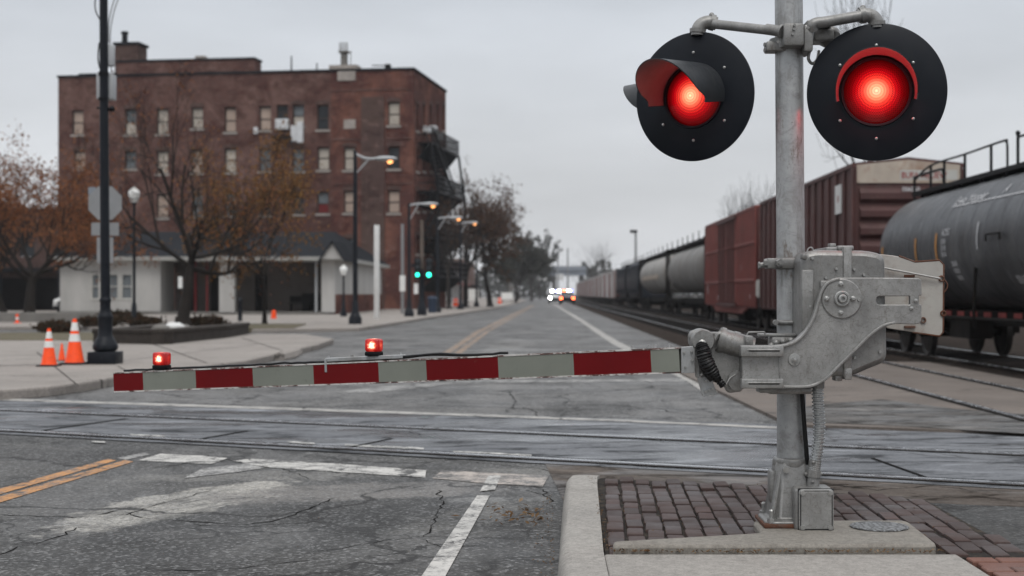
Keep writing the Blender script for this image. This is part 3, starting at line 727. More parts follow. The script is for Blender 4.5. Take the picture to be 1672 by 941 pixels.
for i, (px, py, s, lab) in enumerate([(262,531,.20,'small pale rock in the planter, left of the bare tree trunk'), (284,530,.24,'largest white rock in the planter beside the bare tree trunk'), (300,532,.16,'smallest rock in the planter at the bare tree trunk foot')]):
    x, y = WX(px, 34.8+i*.3), 34.8+i*.3
    mb = MB(); mb.sphere((0,0,0), s, (1.2,1,.75), 9, 6)
    mb.v = [v*(1+rk.uniform(-.12,.12)) + Vector((x,y,.40)) for v in mb.v]
    tag(mb.build('rock', M['plainwhite'] if i == 1 else M['concgrey'], origin=(x,y,.4), smooth=20), lab, 'rock', 'rocks in the planter')
# ================================================================== CROSSING SIGNAL WITH GATE
YP = 6.97                                    # distance of the mast
gate = thing('crossing_signal', (WX(1292,YP), YP, .155), 'silver railway crossing signal with red lights and lowered striped gate arm', 'crossing signal')
# mast
mx0, mx1 = WX(1292.5,YP), WX(1287,YP)
mast = MB(); mast.tube([(mx0,YP,.40),(mx0-.003,YP,1.2),(mx1,YP,3.1)], [.071,.069,.068], 40)
mast.build('mast', M['mast'], gate)
# base casting
base = MB()
bx0, bx1 = WX(1251,6.83), WX(1350,6.83)
cxb = mx0; 
def ring(hw, hd, z, ch): return [(cxb-hw+ch,YP-hd,z),(cxb+hw-ch,YP-hd,z),(cxb+hw,YP-hd+ch,z),(cxb+hw,YP+hd-ch,z),(cxb+hw-ch,YP+hd,z),(cxb-hw+ch,YP+hd,z),(cxb-hw,YP+hd-ch,z),(cxb-hw,YP-hd+ch,z)]
lv = [ring(.150,.15,.155,.04), ring(.150,.15,.185,.04), ring(.115,.115,.195,.04), ring(.088,.088,.44,.035), ring(.080,.080,.465,.035)]
vs = [p for r in lv for p in r]; fs = [list(range(8))[::-1], [32+i for i in range(8)]]
for i in range(4):
    for k in range(8): fs.append((i*8+k, i*8+(k+1)%8, (i+1)*8+(k+1)%8, (i+1)*8+k))
base.add(vs, fs)
base.lathe([(.09,.44),(.094,.455),(.09,.478),(.072,.482)], (cxb,YP,0), 32)
for sx, sy in ((-1,-1),(1,-1),(-1,1),(1,1)):      # webs at the corners
    d = Vector((sx,sy,0)).normalized(); T = Matrix.Translation((cxb,YP,0)) @ Matrix.Rotation(math.atan2(sy,sx),4,'Z')
    base.add([T @ Vector(p) for p in ((.09,-.012,.19),(.168,-.012,.19),(.10,-.012,.43),(.09,.012,.19),(.168,.012,.19),(.10,.012,.43))], [(0,1,2),(3,5,4),(0,3,4,1),(1,4,5,2),(0,2,5,3)])
b_ = base.build('mast_base', M['cast2'], gate, bevel=.006)
fl = MB(); fl.box(cxb-.158,cxb+.158,YP-.158,YP+.158,.154,.176,0,.008)
fl.build('base_flange', M['rusty'], b_)
bo = MB()
for sx in (-1,1):
    for sy in (-1,1):
        p = (cxb+sx*.118, YP-.0+sy*.122)
        bo.cyl((*p,.176),(*p,.20),.021,.021,6); bo.cyl((*p,.20),(*p,.235),.011,.011,10); bo.cyl((*p,.235),(*p,.242),.013,.008,10)
bo.cyl((cxb-.045,YP-.092,.43),(cxb-.045,YP-.115,.43),.016,.016,12); bo.cyl((cxb-.045,YP-.115,.43),(cxb-.045,YP-.12,.43),.009,.009,6)
bo.build('anchor_bolts', M['steel'], b_)
side = MB(); side.box(cxb-.115,cxb-.085,YP-.06,YP+.03,.26,.42,0,.012); side.build('side_lug', M['cast2'], b_)
# junction box
YJ = 6.78
jx0, jx1, jz0, jz1 = WX(1302,YJ), WX(1361,YJ), WZ(868,YJ), WZ(797,YJ)
jb = MB(); jb.box(jx0-.012, jx1, YJ, YJ+.15, jz0, jz1, 0, .02, 3); jo = jb.build('junction_box', M['cast2'], gate)
jl = MB(); jl.plate(fillet([(jx0+.004,jz0+.004,.02),(jx1-.002,jz0+.004,.02),(jx1-.002,jz1-.004,.02),(jx0+.004,jz1-.004,.02)]), [], YJ-.018, YJ-.005, .005)
jl.plate(fillet([(jx0+.014,jz0+.014,.014),(jx1-.012,jz0+.014,.014),(jx1-.012,jz1-.014,.014),(jx0+.014,jz1-.014,.014)]), [], YJ-.021, YJ-.015, .003)
jl.build('lid', M['cast'], jo)
jq = MB(); jq.plate(fillet([(jx0+.010,jz0+.010,.017),(jx1-.008,jz0+.010,.017),(jx1-.008,jz1-.010,.017),(jx0+.010,jz1-.010,.017)]), [], YJ-.0195, YJ-.012, .001); jq.build('lid_seam', M['rubber'], jo)
jg = MB(); jg.box(jx0+.002,jx1,YJ-.004,YJ+.004,jz0+.002,jz1-.002,0,.003,2); jg.build('lid_gap', M['rubber'], jo)  # dark band added between lid and box, standing in for the gap's shade
js = MB()
for x in (jx0+.022, jx1-.02):
    for z in (jz0+.022, jz1-.022):
        js.cyl((x,YJ-.018,z),(x,YJ-.028,z),.0125,.011,14); js.cyl((x,YJ-.026,z),(x,YJ-.030,z),.005,.005,6)
js.cyl(((jx0+jx1)/2,YJ+.02,jz0-.016),((jx0+jx1)/2,YJ+.02,jz0),.012,.012,8)
js.cyl(((jx0+jx1)/2-.02,YJ+.02,jz0-.01),((jx0+jx1)/2-.02,YJ+.02,jz0),.008,.008,8)
js.build('screws', M['steel'], jo)
# conduit
YC = 6.86
path = catmull([W(1334,628,YC),W(1336,660,YC),W(1338,695,YC),W(1336,730,YC),W(1331,757,YC),W(1328,772,YC)], 9)
cd = MB(); path2 = []; rr = []
for i in range(len(path)-1):
    for k in range(4):
        path2.append(path[i].lerp(path[i+1], k/4)); 
L = len(path2); rad = [.0265 + (.0036 if i % 6 in (1,2,3) else -.0036) for i in range(L)]
cd.tube(path2, rad, 20); cd.build('conduit', M['conduit'], gate)
cf = MB()
cf.cyl(W(1335,622,YC), W(1334.5,634,YC), .034,.034, 12); cf.cyl(W(1331,752,YC), W(1329,770,YC), .030,.030,18)
cf.cyl(W(1329,768,YC), W(1328,779,YC), .035,.035,10); cf.cyl(W(1328,778,YC), W(1327,800,YC), .026,.034,18)
for dx in (-12,12): cf.sphere(W(1328+dx,774,YC), .010, (1,1,1), 10, 6)
cf.sphere(W(1328,755,YC-.03), .011, (1,1,1), 10, 6); cf.sphere(W(1327,787,YC-.03), .009, (1,1,1), 10, 6)
cf.build('conduit_fitting', M['cast2'], gate)
ca = MB(); ca.tube(catmull([W(1309,632,6.88),W(1313,690,6.88),W(1317,740,6.89),W(1318,758,6.9)],6), .011, 10)
ca.build('cable', M['rubber'], gate)

# ---- gate mechanism ------------------------------------------------
YF = 6.62                                      # front plate
def pz(px, py, y=YF): v = W(px, py, y); return (v.x, v.z)
left_curve = [(1370,453.5),(1358,456.5),(1347,463),(1339,476),(1334,492),(1328,513),(1320,531),(1308,547),(1296,557),(1283,562),(1268,564)]
right_curve = [(1262,633),(1308,633.6),(1330,630),(1350,619),(1372,597),(1398,571.5),(1420,549.5),(1442,534),(1461,529)]
lc = [(v.x,v.y) for v in catmull(left_curve,5)]; rc = [(v.x,v.y) for v in catmull(right_curve,5)]
outl = fillet([(1430,453.5,0),(1505,454.5,8),(1505,483,1.5),(1501,483,0),(1501,497,0),(1505,497,1.5),(1505,530,10),(1461,529.5,0)],4)[:-1]
outl = outl + rc[::-1] + [(1212,633),(1212,564)] + lc[::-1]
outl = [pz(*p) for p in outl]
slot = [pz(*p) for p in fillet([(1431,484,6),(1486,484,1),(1486,497.5,1),(1431,497.5,6)],5)]
plate = MB(); plate.plate(outl, [slot], YF, YF+.030, .004)
po = plate.build('gate_arm_support', M['cast'], gate, smooth=40)
# raised flange along the S edge
def strip(pts, w0, y0, y1, mb, off=0):
    pts = [Vector(p) for p in pts]; ins = []; n = len(pts); outs = []
    for i, p in enumerate(pts):
        t = (pts[min(i+1,n-1)]-pts[max(i-1,0)]).normalized(); nr = Vector((-t.y, t.x))
        outs.append(p+nr*off); ins.append(p+nr*(off+w0))
    mb.plate([tuple(v) for v in outs]+[tuple(v) for v in ins[::-1]], [], y0, y1, .0035)
fl = MB()
strip([pz(*p) for p in lc+[(1258,564.5),(1212,564.5)]], .013, YF-.016, YF+.05, fl, -.001)
strip([pz(*p) for p in rc[::-1]+[(1240,633),(1212,633)]], -.013, YF-.016, YF+.05, fl, .001)
x0,z0 = pz(1208,582); x1,z1 = pz(1278,564.5)
fl.box(x0,x1,YF-.034,YF+.02,z0,z1,0,.006); 
x0,z0 = pz(1209,634); x1,z1 = pz(1278,618)
fl.box(x0,x1,YF-.034,YF+.02,z0,z1,0,.006)
gv = MB()
for yy in (573,626.5):
    x0,z0 = pz(1221,yy+.9); x1,z1 = pz(1271,yy-.9); gv.box(x0,x1,YF-.0352,YF-.032,z0,z1,0,.001); x0,z0 = pz(1219,yy-.9); x1,z1 = pz(1272,yy-3); fl.box(x0,x1,YF-.040,YF-.030,z0,z1,0,.003)
gv.build('flange_groove', M['rubber'], po)
x0,z0 = pz(1272,617); x1,z1 = pz(1274,583); fl.box(x0,x1,YF-.006,YF+.01,z0,z1,0,.0025)
fl.build('rim', M['cast'], po)
pv = MB()
def boss(px, py, prof, y=YF, mi=0, n=28):
    c = W(px,py,y); pv.lathe([(r, h) for r, h in prof], (c.x,y,c.z), n, mi, axis=(0,-1,0))
boss(1374,488,[(.093,.0),(.093,.006),(.089,.009),(.0001,.009)],mi=1)
boss(1374,488,[(.037,.008),(.037,.020),(.033,.024),(.026,.024),(.026,.016),(.022,.016),(.020,.034),(.016,.038),(.009,.038),(.0088,.022),(.0001,.022)])
for dx, dy in ((-2,-24),(-25,0),(18,0),(-2,23)):
    boss(1374+dx,488+dy,[(.0125,.008),(.0125,.014),(.010,.016),(.0085,.016),(.0085,.024),(.006,.026),(.0001,.026)],n=12)
boss(1402,490,[(.009,.0),(.009,.012),(.007,.015),(.0001,.015)],n=10)
boss(1297,587.5,[(.029,.0),(.029,.004),(.027,.006),(.014,.007),(.013,.013),(.0001,.013)]); boss(1297,587.5,[(.009,.012),(.009,.022),(.0001,.024)],n=6)
for q in ((1488,503.5),(1495,491)): boss(*q,[(.009,.0),(.009,.008),(.0001,.010)],n=10)
pv.build('pivot_bolts', [M['steel'], M['cast']], po)

# housing beside the mast
YH0, YH1 = 6.66, 7.12
ym = 6.72
hz = lambda px, py: pz(px, py, ym)
hs = fillet([(1305,423,9),(1312,412,8),(1330,408.5,10),(1414,410,14),(1441,417,16),(1444,560,4),(1444,590,22),(1418,600,6),(1391,612,8),(1372,615,6),(1304,612,6)],5)
hb = MB(); hb.plate([hz(*p) for p in hs], [], YH0, YH1, .026); ho = hb.build('mechanism_housing', M['cast2'], gate, smooth=45)
st = MB()
def hbox(mb, p, q, y0, y1, bev=.006, y=ym): 
    a = pz(p[0],q[1],y); b = pz(q[0],p[1],y); mb.box(a[0],b[0],y0,y1,a[1],b[1],0,bev)
hbox(st,(1372,403),(1386,615),YH0-.012,YH1+.012,.008)
hbox(st,(1366,401.5),(1392,409),YH0+.03,YH1-.03,.006)
hbox(st,(1348,404),(1372,411),YH0+.05,YH1-.1,.006)
hbox(st,(1358,397),(1368,405),YH0+.10,YH0+.16,.004)
hbox(st,(1374,600),(1386,619),YH0-.016,YH0+.1,.006)
hbox(st,(1361,610),(1373,622),YH0+.02,YH0+.10,.006)
st.build('housing_strap', M['cast'], ho)
hc = MB()
hbox(hc,(1305,441),(1324,548),YH0-.012,YH0+.06,.008); hbox(hc,(1305,415),(1312,424),YH0-.02,YH0+.04,.006)
hbox(hc,(1334,458),(1350,490),YH0-.022,YH0+.04,.010)
hc.build('housing_cover', M['cast2'], ho)
hn = MB()
for q in ((1365,439),(1394,440),(1348,454),(1323,474),(1326,422),(1410,449),(1395,584),(1436,575),(1322,500)):
    c = W(*q,ym-.06); hn.cyl((c.x,YH0-.002,c.z),(c.x,YH0-.014,c.z),.0075,.006,10)
hn.tube(catmull([W(1318,411,6.7),W(1320,406,6.7),W(1325,404.5,6.7),W(1328,409,6.7)],5), .0035, 6)
hn.build('housing_screws', M['steel'], ho)

# clamps round the mast
cl_ = MB()
def clamp(py0, py1, cx, r=.086, d=0.0):
    z0, z1 = WZ(py1,YP), WZ(py0,YP)
    cl_.lathe([(.069,z0),(r,z0+.004),(r,z1-.004),(.069,z1)], (cx,YP,0), 32)
clamp(421,440,mx0-.003)
z0, z1 = WZ(440,6.88), WZ(421,6.88)
cl_.box(WX(1253,6.88),WX(1276,6.88),6.88,6.99,z0+.004,z1-.002,0,.008); cl_.box(WX(1276,6.85),WX(1312,6.85),6.865,6.93,z0+.002,z1,0,.012)
cl_.cyl(W(1240,434,6.92),W(1256,431,6.92),.014,.014,10); cl_.cyl(W(1238,434,6.92),W(1241,434,6.92),.019,.019,6)
cl_.cyl(W(1247,430,6.9),W(1262,430,6.9),.02,.02,6)
c = W(1272,430,6.87); cl_.cyl((c.x,6.87,c.z),(c.x,6.835,c.z),.022,.018,6); cl_.cyl((c.x,6.84,c.z),(c.x,6.82,c.z),.009,.009,8)
c = W(1303,429,6.86); cl_.cyl((c.x,6.87,c.z),(c.x,6.83,c.z),.013,.013,6); cl_.cyl((c.x-.0,6.84,c.z),(c.x+.045,6.84,c.z-.005),.006,.006,8)
clamp(625,641,mx0+.0,.092); clamp(546,563,mx0,.088)
zc = WZ(527,6.87)
cl_.tube([(WX(1268,6.87),6.885,zc)]+[(mx0+.083*math.cos(a),YP+.083*math.sin(a),zc) for a in [math.pi*(1.04+.09*k) for k in range(9)]]+[(WX(1310,6.87),6.89,zc)], .0125, 12)
hbox(cl_,(1297,522),(1310,538),6.86,6.93,.006,6.86); cl_.cyl(W(1308,530,6.85),W(1322,533,6.85),.012,.012,8)
for q, r in (((1258,566),.016),((1266,562),.02),((1277,560),.018),((1290,558),.018),((1250,571),.013)):
    v = W(*q,6.78); cl_.cyl(v, v+Vector((.05,.0,.0)), r, r, 8); cl_.sphere(v+Vector((0,-.03,.006)), r*.9, (1,1,1), 8, 6)
hbox(cl_,(1240,545),(1300,550),6.78,6.86,.004,6.78); hbox(cl_,(1261,551),(1292,566),6.76,6.9,.006,6.76)
cl_.tube([W(1219,549,6.75),W(1222,543,6.75),W(1248,542.5,6.75),W(1250,547,6.75)], .005, 8)
hbox(cl_,(1240,633),(1272,642),6.72,6.84,.006,6.72); hbox(cl_,(1255,634),(1326,644),6.78,6.94,.008,6.78)
cl_.build('mast_clamp', M['cast2'], gate)

# counterweight plate behind
YW = 6.93
cw = MB(); cw.plate([pz(*p,YW) for p in fillet([(1436,415,3),(1466,418,20),(1494,428,6),(1536,425,7),(1541,432,4),(1540,543,6),(1534,549,6),(1446,536,6)],5)], [], YW, YW+.016, .004)
co = cw.build('counterweight', M['cwplate'], gate, smooth=40)
ce = MB(); edge = [pz(*p,YW) for p in [(1468,418.4),(1494,428),(1534,425.2),(1541,432.5),(1540,542.5),(1534.5,549),(1490,542.5)]]
ce.tube([(x,YW+.003,z) for x,z in edge], .0052, 6); 
for q in ((1537,455),(1507,523),(1540,512)):
    c = W(*q,YW); ce.lathe([(.012,.0),(.016,.004),(.014,.010),(.009,.010),(.008,.0)], (c.x,YW,c.z), 14, 0, (0,-1,0))
hbox(ce,(1476,449),(1493,453),YW-.012,YW,.002,YW); hbox(ce,(1476,532),(1494,536),YW-.012,YW,.002,YW); hbox(ce,(1497,482),(1501,497),YF+.02,YW-.2,.002,YF)
ce.tube(catmull([W(1539,455,YW),W(1546,462,YW),W(1546.5,470,YW),W(1541,478,YW)],5), .0035, 6)
ce.build('rusty_edge', M['rusty'], co)
cc = MB(); cc.tube([W(1440,437,YW-.02),W(1535,455,YW-.02)], .005, 8); cc.build('stay_rod', M['steel'], co)

# arm head: yoke, motor drum, shear plates, boot
YA = 6.74
head = MB()
hs2 = [(1125,549,5),(1131,540,6),(1147,538.5,6),(1156,545,6),(1166,552,4),(1172,545,4),(1185,541,4),(1212,543,3),(1213,640,4),(1190,643,5),(1184,630,6),(1146,618,4),(1139,606,4),(1136,580,4)]
head.plate([pz(*p,YA) for p in fillet(hs2,4)], [], YA+.02, YA+.10, .012)
for px, y0, y1 in ((1128,YA-.02,YA+.16),):
    head.lathe([(.0001,-.09),(.050,-.09),(.056,-.082),(.056,.082),(.050,.09),(.0001,.09)], (W(1145,556,YA+.06).x,YA+.06,W(1145,556,YA+.06).z), 32, 0, (0,1,0))
head.lathe([(.0001,0),(.040,0),(.046,.006),(.046,.07),(.0001,.075)], (W(1204,622,YA).x,YA+.06,W(1204,622,YA).z), 28, 0, (0,-1,0))
head.cyl(W(1172,554,YA+.03), W(1228,570,YA+.03), .057, .055, 32); head.cyl(W(1174,554.5,YA+.03), W(1181,556.5,YA+.03), .062,.062,32)
head.cyl(W(1194,560,YA+.03), W(1199,561.5,YA+.03), .0595,.0595,32)
c = W(1220,556,YA-.05); hbox(head,(1214,548),(1227,565),YA-.06,YA+.06,.006,YA); head.cyl((c.x,YA-.06,c.z),(c.x,YA-.075,c.z),.010,.010,10)
hbox(head,(1161,543),(1200,549),YA+.04,YA+.12,.006,YA); head.tube(catmull([W(1160,562,YA),W(1168,554,YA),W(1173,546,YA),W(1184,543,YA)],5),.012,8)
hbox(head,(1209,584),(1225,618),YA-.03,YA+.1,.006,YA)
ao = head.build('arm_yoke', M['cast2'], gate, smooth=40)
sp = MB(); sp.plate([pz(*p,YA) for p in fillet([(1138,617,2),(1160,613,2),(1171,644,3),(1147,648,3)],3)], [], YA-.01, YA+.004, .002)
sp.plate([pz(*p,YA) for p in fillet([(1111.5,566.5,1),(1134,565,2),(1134,609,2),(1111.5,609,1)],3)], [], YA-.022, YA-.006, .002)
sp.plate([pz(*p,YA) for p in fillet([(1131,570,2),(1142,570,2),(1142,617,2),(1136,617,2)],3)], [], YA-.006, YA+.02, .002)
sp.build('shear_plate', M['galv'], ao, smooth=40)
sb = MB()
for q in ((1117,576),(1119,599.5),(1129,574),(1130,588),(1152,622),(1158,637.5),(1152,640),(1163,635),(1145,612)):
    c = W(*q,YA-.02); sb.cyl((c.x,YA-.006,c.z),(c.x,YA-.028,c.z),.0075,.0065,10); sb.cyl((c.x,YA-.024,c.z),(c.x,YA-.038,c.z),.004,.004,8)
sb.build('plate_bolts', M['steel'], ao)
bt = MB(); bp = catmull([W(1143,560,YA-.06),W(1147,570,YA-.07),W(1153,590,YA-.075),W(1166,612,YA-.06),W(1181,630,YA-.04)],8)
bp2 = []
for i in range(len(bp)-1):
    for k in range(2): bp2.append(bp[i].lerp(bp[i+1],k/2))
n_ = len(bp2); bt.tube(bp2, [(.016+.020*math.sin(math.pi*min(1,(i/n_)*1.15))**.7)+(.0012 if i % 3 == 0 else -.0008)+random.uniform(-.002,.002) for i in range(n_)], 16)
bt.tube(catmull([W(1146,576,YA-.05),W(1146,590,YA-.06),W(1152,606,YA-.05),W(1164,620,YA-.05)],6), .018, 10)
bt.build('rubber_boot', M['rubber'], ao)
cp = MB(); cp.lathe([(.0001,.0),(.016,.0),(.018,.006),(.018,.018),(.010,.024),(.0001,.024)], (W(1144,560,YA).x,YA-.055,W(1144,560,YA).z), 18, 0, (0,-1,0))
cp.tube(catmull([W(1186,628,YA-.03),W(1192,618,YA-.02),W(1200,612,YA-.01),W(1204,606,YA)],5), .003, 6); cp.build('boot_clip', M['steel'], ao)

# ---- gate arm --------------------------------------------------------
Y0, Y1 = 8.40, YA-.012
Pl = W(190,624.5,Y0); Pr = W(1112,588,Y1)
def arm_t(px):
    a = (px-PX)/F; d = Pr-Pl
    return (a*Pl.y-Pl.x)/(d.x-a*d.y)
dv = (Pr-Pl); Larm = dv.length; dx = dv.normalized(); yv = Vector((0,0,1)).cross(dx).normalized(); zv = dx.cross(yv)
TA = Matrix(((dx.x,yv.x,zv.x,Pl.x),(dx.y,yv.y,zv.y,Pl.y),(dx.z,yv.z,zv.z,Pl.z),(0,0,0,1)))
bounds = [190,238,324,417,516,622,700,817,940,1066,1112]
H0, H1 = 32.5*Y0/F/2, 42.5*Y1/F/2
arm = MB()
hh = lambda s: H0+(H1-H0)*s/Larm
for i in range(len(bounds)-1):
    s0, s1 = arm_t(bounds[i])*Larm, arm_t(bounds[i+1])*Larm
    h0, h1 = hh(s0)-.006, hh(s1)-.006; d = .022
    arm.add([TA @ Vector(p) for p in ((s0,-d,-h0),(s1,-d,-h1),(s1,-d,h1),(s0,-d,h0),(s0,d,-h0),(s1,d,-h1),(s1,d,h1),(s0,d,h0))],
            [(0,1,2,3),(4,7,6,5)], i % 2)
d = .0245
for sg in (-1, 1):
    for (e0, e1) in ((-.0075, 0.0),):
        h0a, h0b, h1a, h1b = sg*(hh(0)-.0075), sg*hh(0), sg*(hh(Larm)-.0075), sg*hh(Larm)
        arm.add([TA @ Vector(p) for p in ((0,-d,h0a),(Larm,-d,h1a),(Larm,-d,h1b),(0,-d,h0b),(0,d,h0a),(Larm,d,h1a),(Larm,d,h1b),(0,d,h0b))],
            [(0,1,2,3),(4,7,6,5),(3,2,6,7),(0,4,5,1),(0,3,7,4),(1,5,6,2)], 2)
arm.add([TA @ Vector(p) for p in ((0,-.022,-hh(0)),(0,.022,-hh(0)),(0,.022,hh(0)),(0,-.022,hh(0)))], [(0,1,2,3)], 2)
def sheeting(name, col, rough):
    t = NT(name); p = t.pos(); q = t.pos(sc_=(.3,1,1))
    c = t.ramp(t.noise(p, 2.0, 6, .65), [(.3, tuple(x*.86 for x in col)), (.7, tuple(x*1.08 for x in col))])
    c = t.mix(t.ramp(t.noise(p, 26, 7, .75), [(.60, 0.0), (.75, .5)]), c, tuple(x*.45 for x in col))
    c = t.mix(t.ramp(t.noise(q, 14, 7, .8), [(.64, 0.0), (.72, .8)]), c, (.16,.13,.11))
    return t.P(c, rough, 0, .15)
M['armred'] = sheeting('red reflective sheeting', (.125,.0035,.005), .5)
M['armwhite'] = sheeting('grey white reflective sheeting', (.185,.195,.168), .5)
def edgechip():
    t = NT('chipped white edge'); q = t.pos(sc_=(.35,1,1))
    n = t.noise(q, 16, 8, .8)
    c = t.ramp(n, [(.42, (.50,.485,.46)), (.5, (.40,.38,.36)), (.53, (.12,.05,.04)), (.60, (.035,.028,.026))])
    return t.P(c, .6)
M['armedge'] = edgechip()
armo = arm.build('gate_arm', [M['armred'], M['armwhite'], M['armedge']], gate, smooth=0)
wire = MB(); wp = []; rw = random.Random(4)
for i in range(60):
    s = Larm*(.02+.72*i/59); wp.append(TA @ Vector((s, -.004+rw.uniform(-.003,.003), hh(s)+.006+abs(rw.gauss(0,.002))+(.012*math.exp(-((s/Larm-.61)/.05)**2)))))
wire.tube(wp, .0065, 6)
wire.tube([TA @ Vector((Larm*u, .008, hh(Larm*u)+.004+.012*math.exp(-((u-.61)/.04)**2))) for u in [.45+.005*k for k in range(50)]], .005, 6)
wire.build('lamp_cable', M['rubber'], armo)
tr = MB()
s0, s1 = arm_t(535)*Larm, arm_t(661)*Larm
T2 = TA @ Matrix.Rotation(-.02,4,'Y')
tr.box(s0,s1,-.02,.02,hh(s0)+.006+.00,hh(s1)+.026,0,.003,1,TA)
for s in (s0+.01, (s0*2+s1)/3, s1-.02): tr.cyl(TA @ Vector((s,0,hh(s)+.02)), TA @ Vector((s,0,hh(s)+.036)), .008,.008,6)
tr.box(s0+.0,s0+.014,-.026,-.022,hh(s0)-.05,hh(s0)+.02,0,.001,1,TA)
for u in (.955,.965,.985,.93): tr.cyl(TA @ Vector((Larm*u,0,hh(Larm*u))), TA @ Vector((Larm*u,0,hh(Larm*u)+.018)), .006,.006,6)
tr.build('lamp_rail', M['galv'], armo)
def lamp_lens():
    t = NT('red arm lamp lens'); tc = t.node('ShaderNodeTexCoord').outputs['Object']
    ln = t.node('ShaderNodeVectorMath', operation='LENGTH'); t.set(ln.inputs[0], tc)
    g = t.node('ShaderNodeMath', operation='MULTIPLY'); t.set(g.inputs[0], ln.outputs['Value']); g.inputs[1].default_value = 1/.062
    sp_ = t.noise(tc, 120, 4, .8)
    f = t.math('ADD', g.outputs[0], t.math('MULTIPLY', t.math('SUBTRACT', sp_, .5), .35))
    c = t.ramp(f, [(.56, (1,.6,.4)), (.64, (1,.16,.08)), (.74, (1,.02,.015)), (1.0, (.4,.0,.0))])
    st_ = t.ramp(f, [(.56, 1.0), (.64, .22), (.74, .085), (1.0, .035)])
    return t.P((.25,.005,.005), .25, 0, .5, c, t.math('MULTIPLY', st_, 3.2))
M['lamplens'] = lamp_lens()
for px, up in ((265,.010),(612,.030)):
    s = arm_t(px)*Larm; c = TA @ Vector((s,0,hh(s)+up))
    k = (TA @ Vector((s,0,0))).y/F
    w, hgt = 12.5*k, 21*k
    lb = MB(); T3 = Matrix.Translation(c) @ Matrix.Rotation(math.atan2(dx.y,dx.x)*.6,4,'Z')
    lb.box(-w*.98,w*.98,-.035,.035,-.004,6*k,0,.006,2,T3); lo = lb.build('arm_lamp', M['blackiron'], armo)
    hd_ = MB(); hd_.box(w*.80,w*1.12,-.02,.036,6*k,6*k+hgt*.92,0,.006,2,T3); hd_.box(-w,w,.030,.040,6*k,6*k+hgt*.95,0,.005,2,T3); hd_.build('lamp_hood', M['blackiron'], lo) if False else None
    # lens kept centred on its own origin so that its glow sits in it
    org = gate.location
    le = MB(Matrix.Rotation(math.atan2(dx.y,dx.x)*.6,4,'Z')); le.box(-w,w,-.034,.034,-hgt/2,hgt/2,0,.012,3)
    q = c + Vector((0,0,6*k+hgt/2-.001))
    lz = le.build('arm_lamp_lens', M['lamplens'], None, origin=(0,0,0)); lz.parent = armo; lz.location = q-org
    lz.name = 'arm_lamp_lens'; lo.name = 'arm_lamp_base'

# ---- flashing light heads ------------------------------------------------
def lens_mat():
    t = NT('red signal lens'); tc = t.node('ShaderNodeTexCoord').outputs['Object']
    sp_ = t.node('ShaderNodeSeparateXYZ'); t.set(sp_.inputs[0], tc)
    r2 = t.math('ADD', t.math('MULTIPLY', sp_.outputs[0], sp_.outputs[0]), t.math('MULTIPLY', sp_.outputs[2], sp_.outputs[2]))
    r = t.math('MULTIPLY', t.math('SQRT', r2), 1/.165)
    ring_ = t.math('SINE', t.math('MULTIPLY', r, 78))
    ang = t.math('ARCTAN2', sp_.outputs[2], sp_.outputs[0])
    ray = t.math('SINE', t.math('MULTIPLY', ang, 60))
    lum = t.math('ADD', .86, t.math('ADD', t.math('MULTIPLY', ring_, .20), t.math('MULTIPLY', t.math('MULTIPLY', ring_, ray), .55)))
    lum = t.math('ADD', lum, t.math('MULTIPLY', t.math('SUBTRACT', t.noise(tc, 90, 4, .8), .5), .5))
    c = t.ramp(r, [(0, (1,.55,.30)), (.20, (1,.32,.16)), (.38, (1,.07,.04)), (.55, (1,.005,.012)), (.85, (.8,0,.005)), (1, (.35,0,0))])
    st_ = t.ramp(r, [(0, 1.0), (.25, .75), (.45, .48), (.62, .25), (.74, .10), (.86, .05), (1, .03)])
    return t.P((.08,.002,.003), .22, 0, .3, c, t.math('MULTIPLY', t.math('MULTIPLY', st_, 1.75), lum))
M['lens'] = lens_mat()
M['visor'] = surf('visor black', (.03,.033,.037), .38, 0, .15, 8, (.07,.07,.07), .3, 9, .03)
M['visorin'] = surf('visor inside', (.16,.14,.14), .5, 0, .1, 8, bump=0)
lights = []
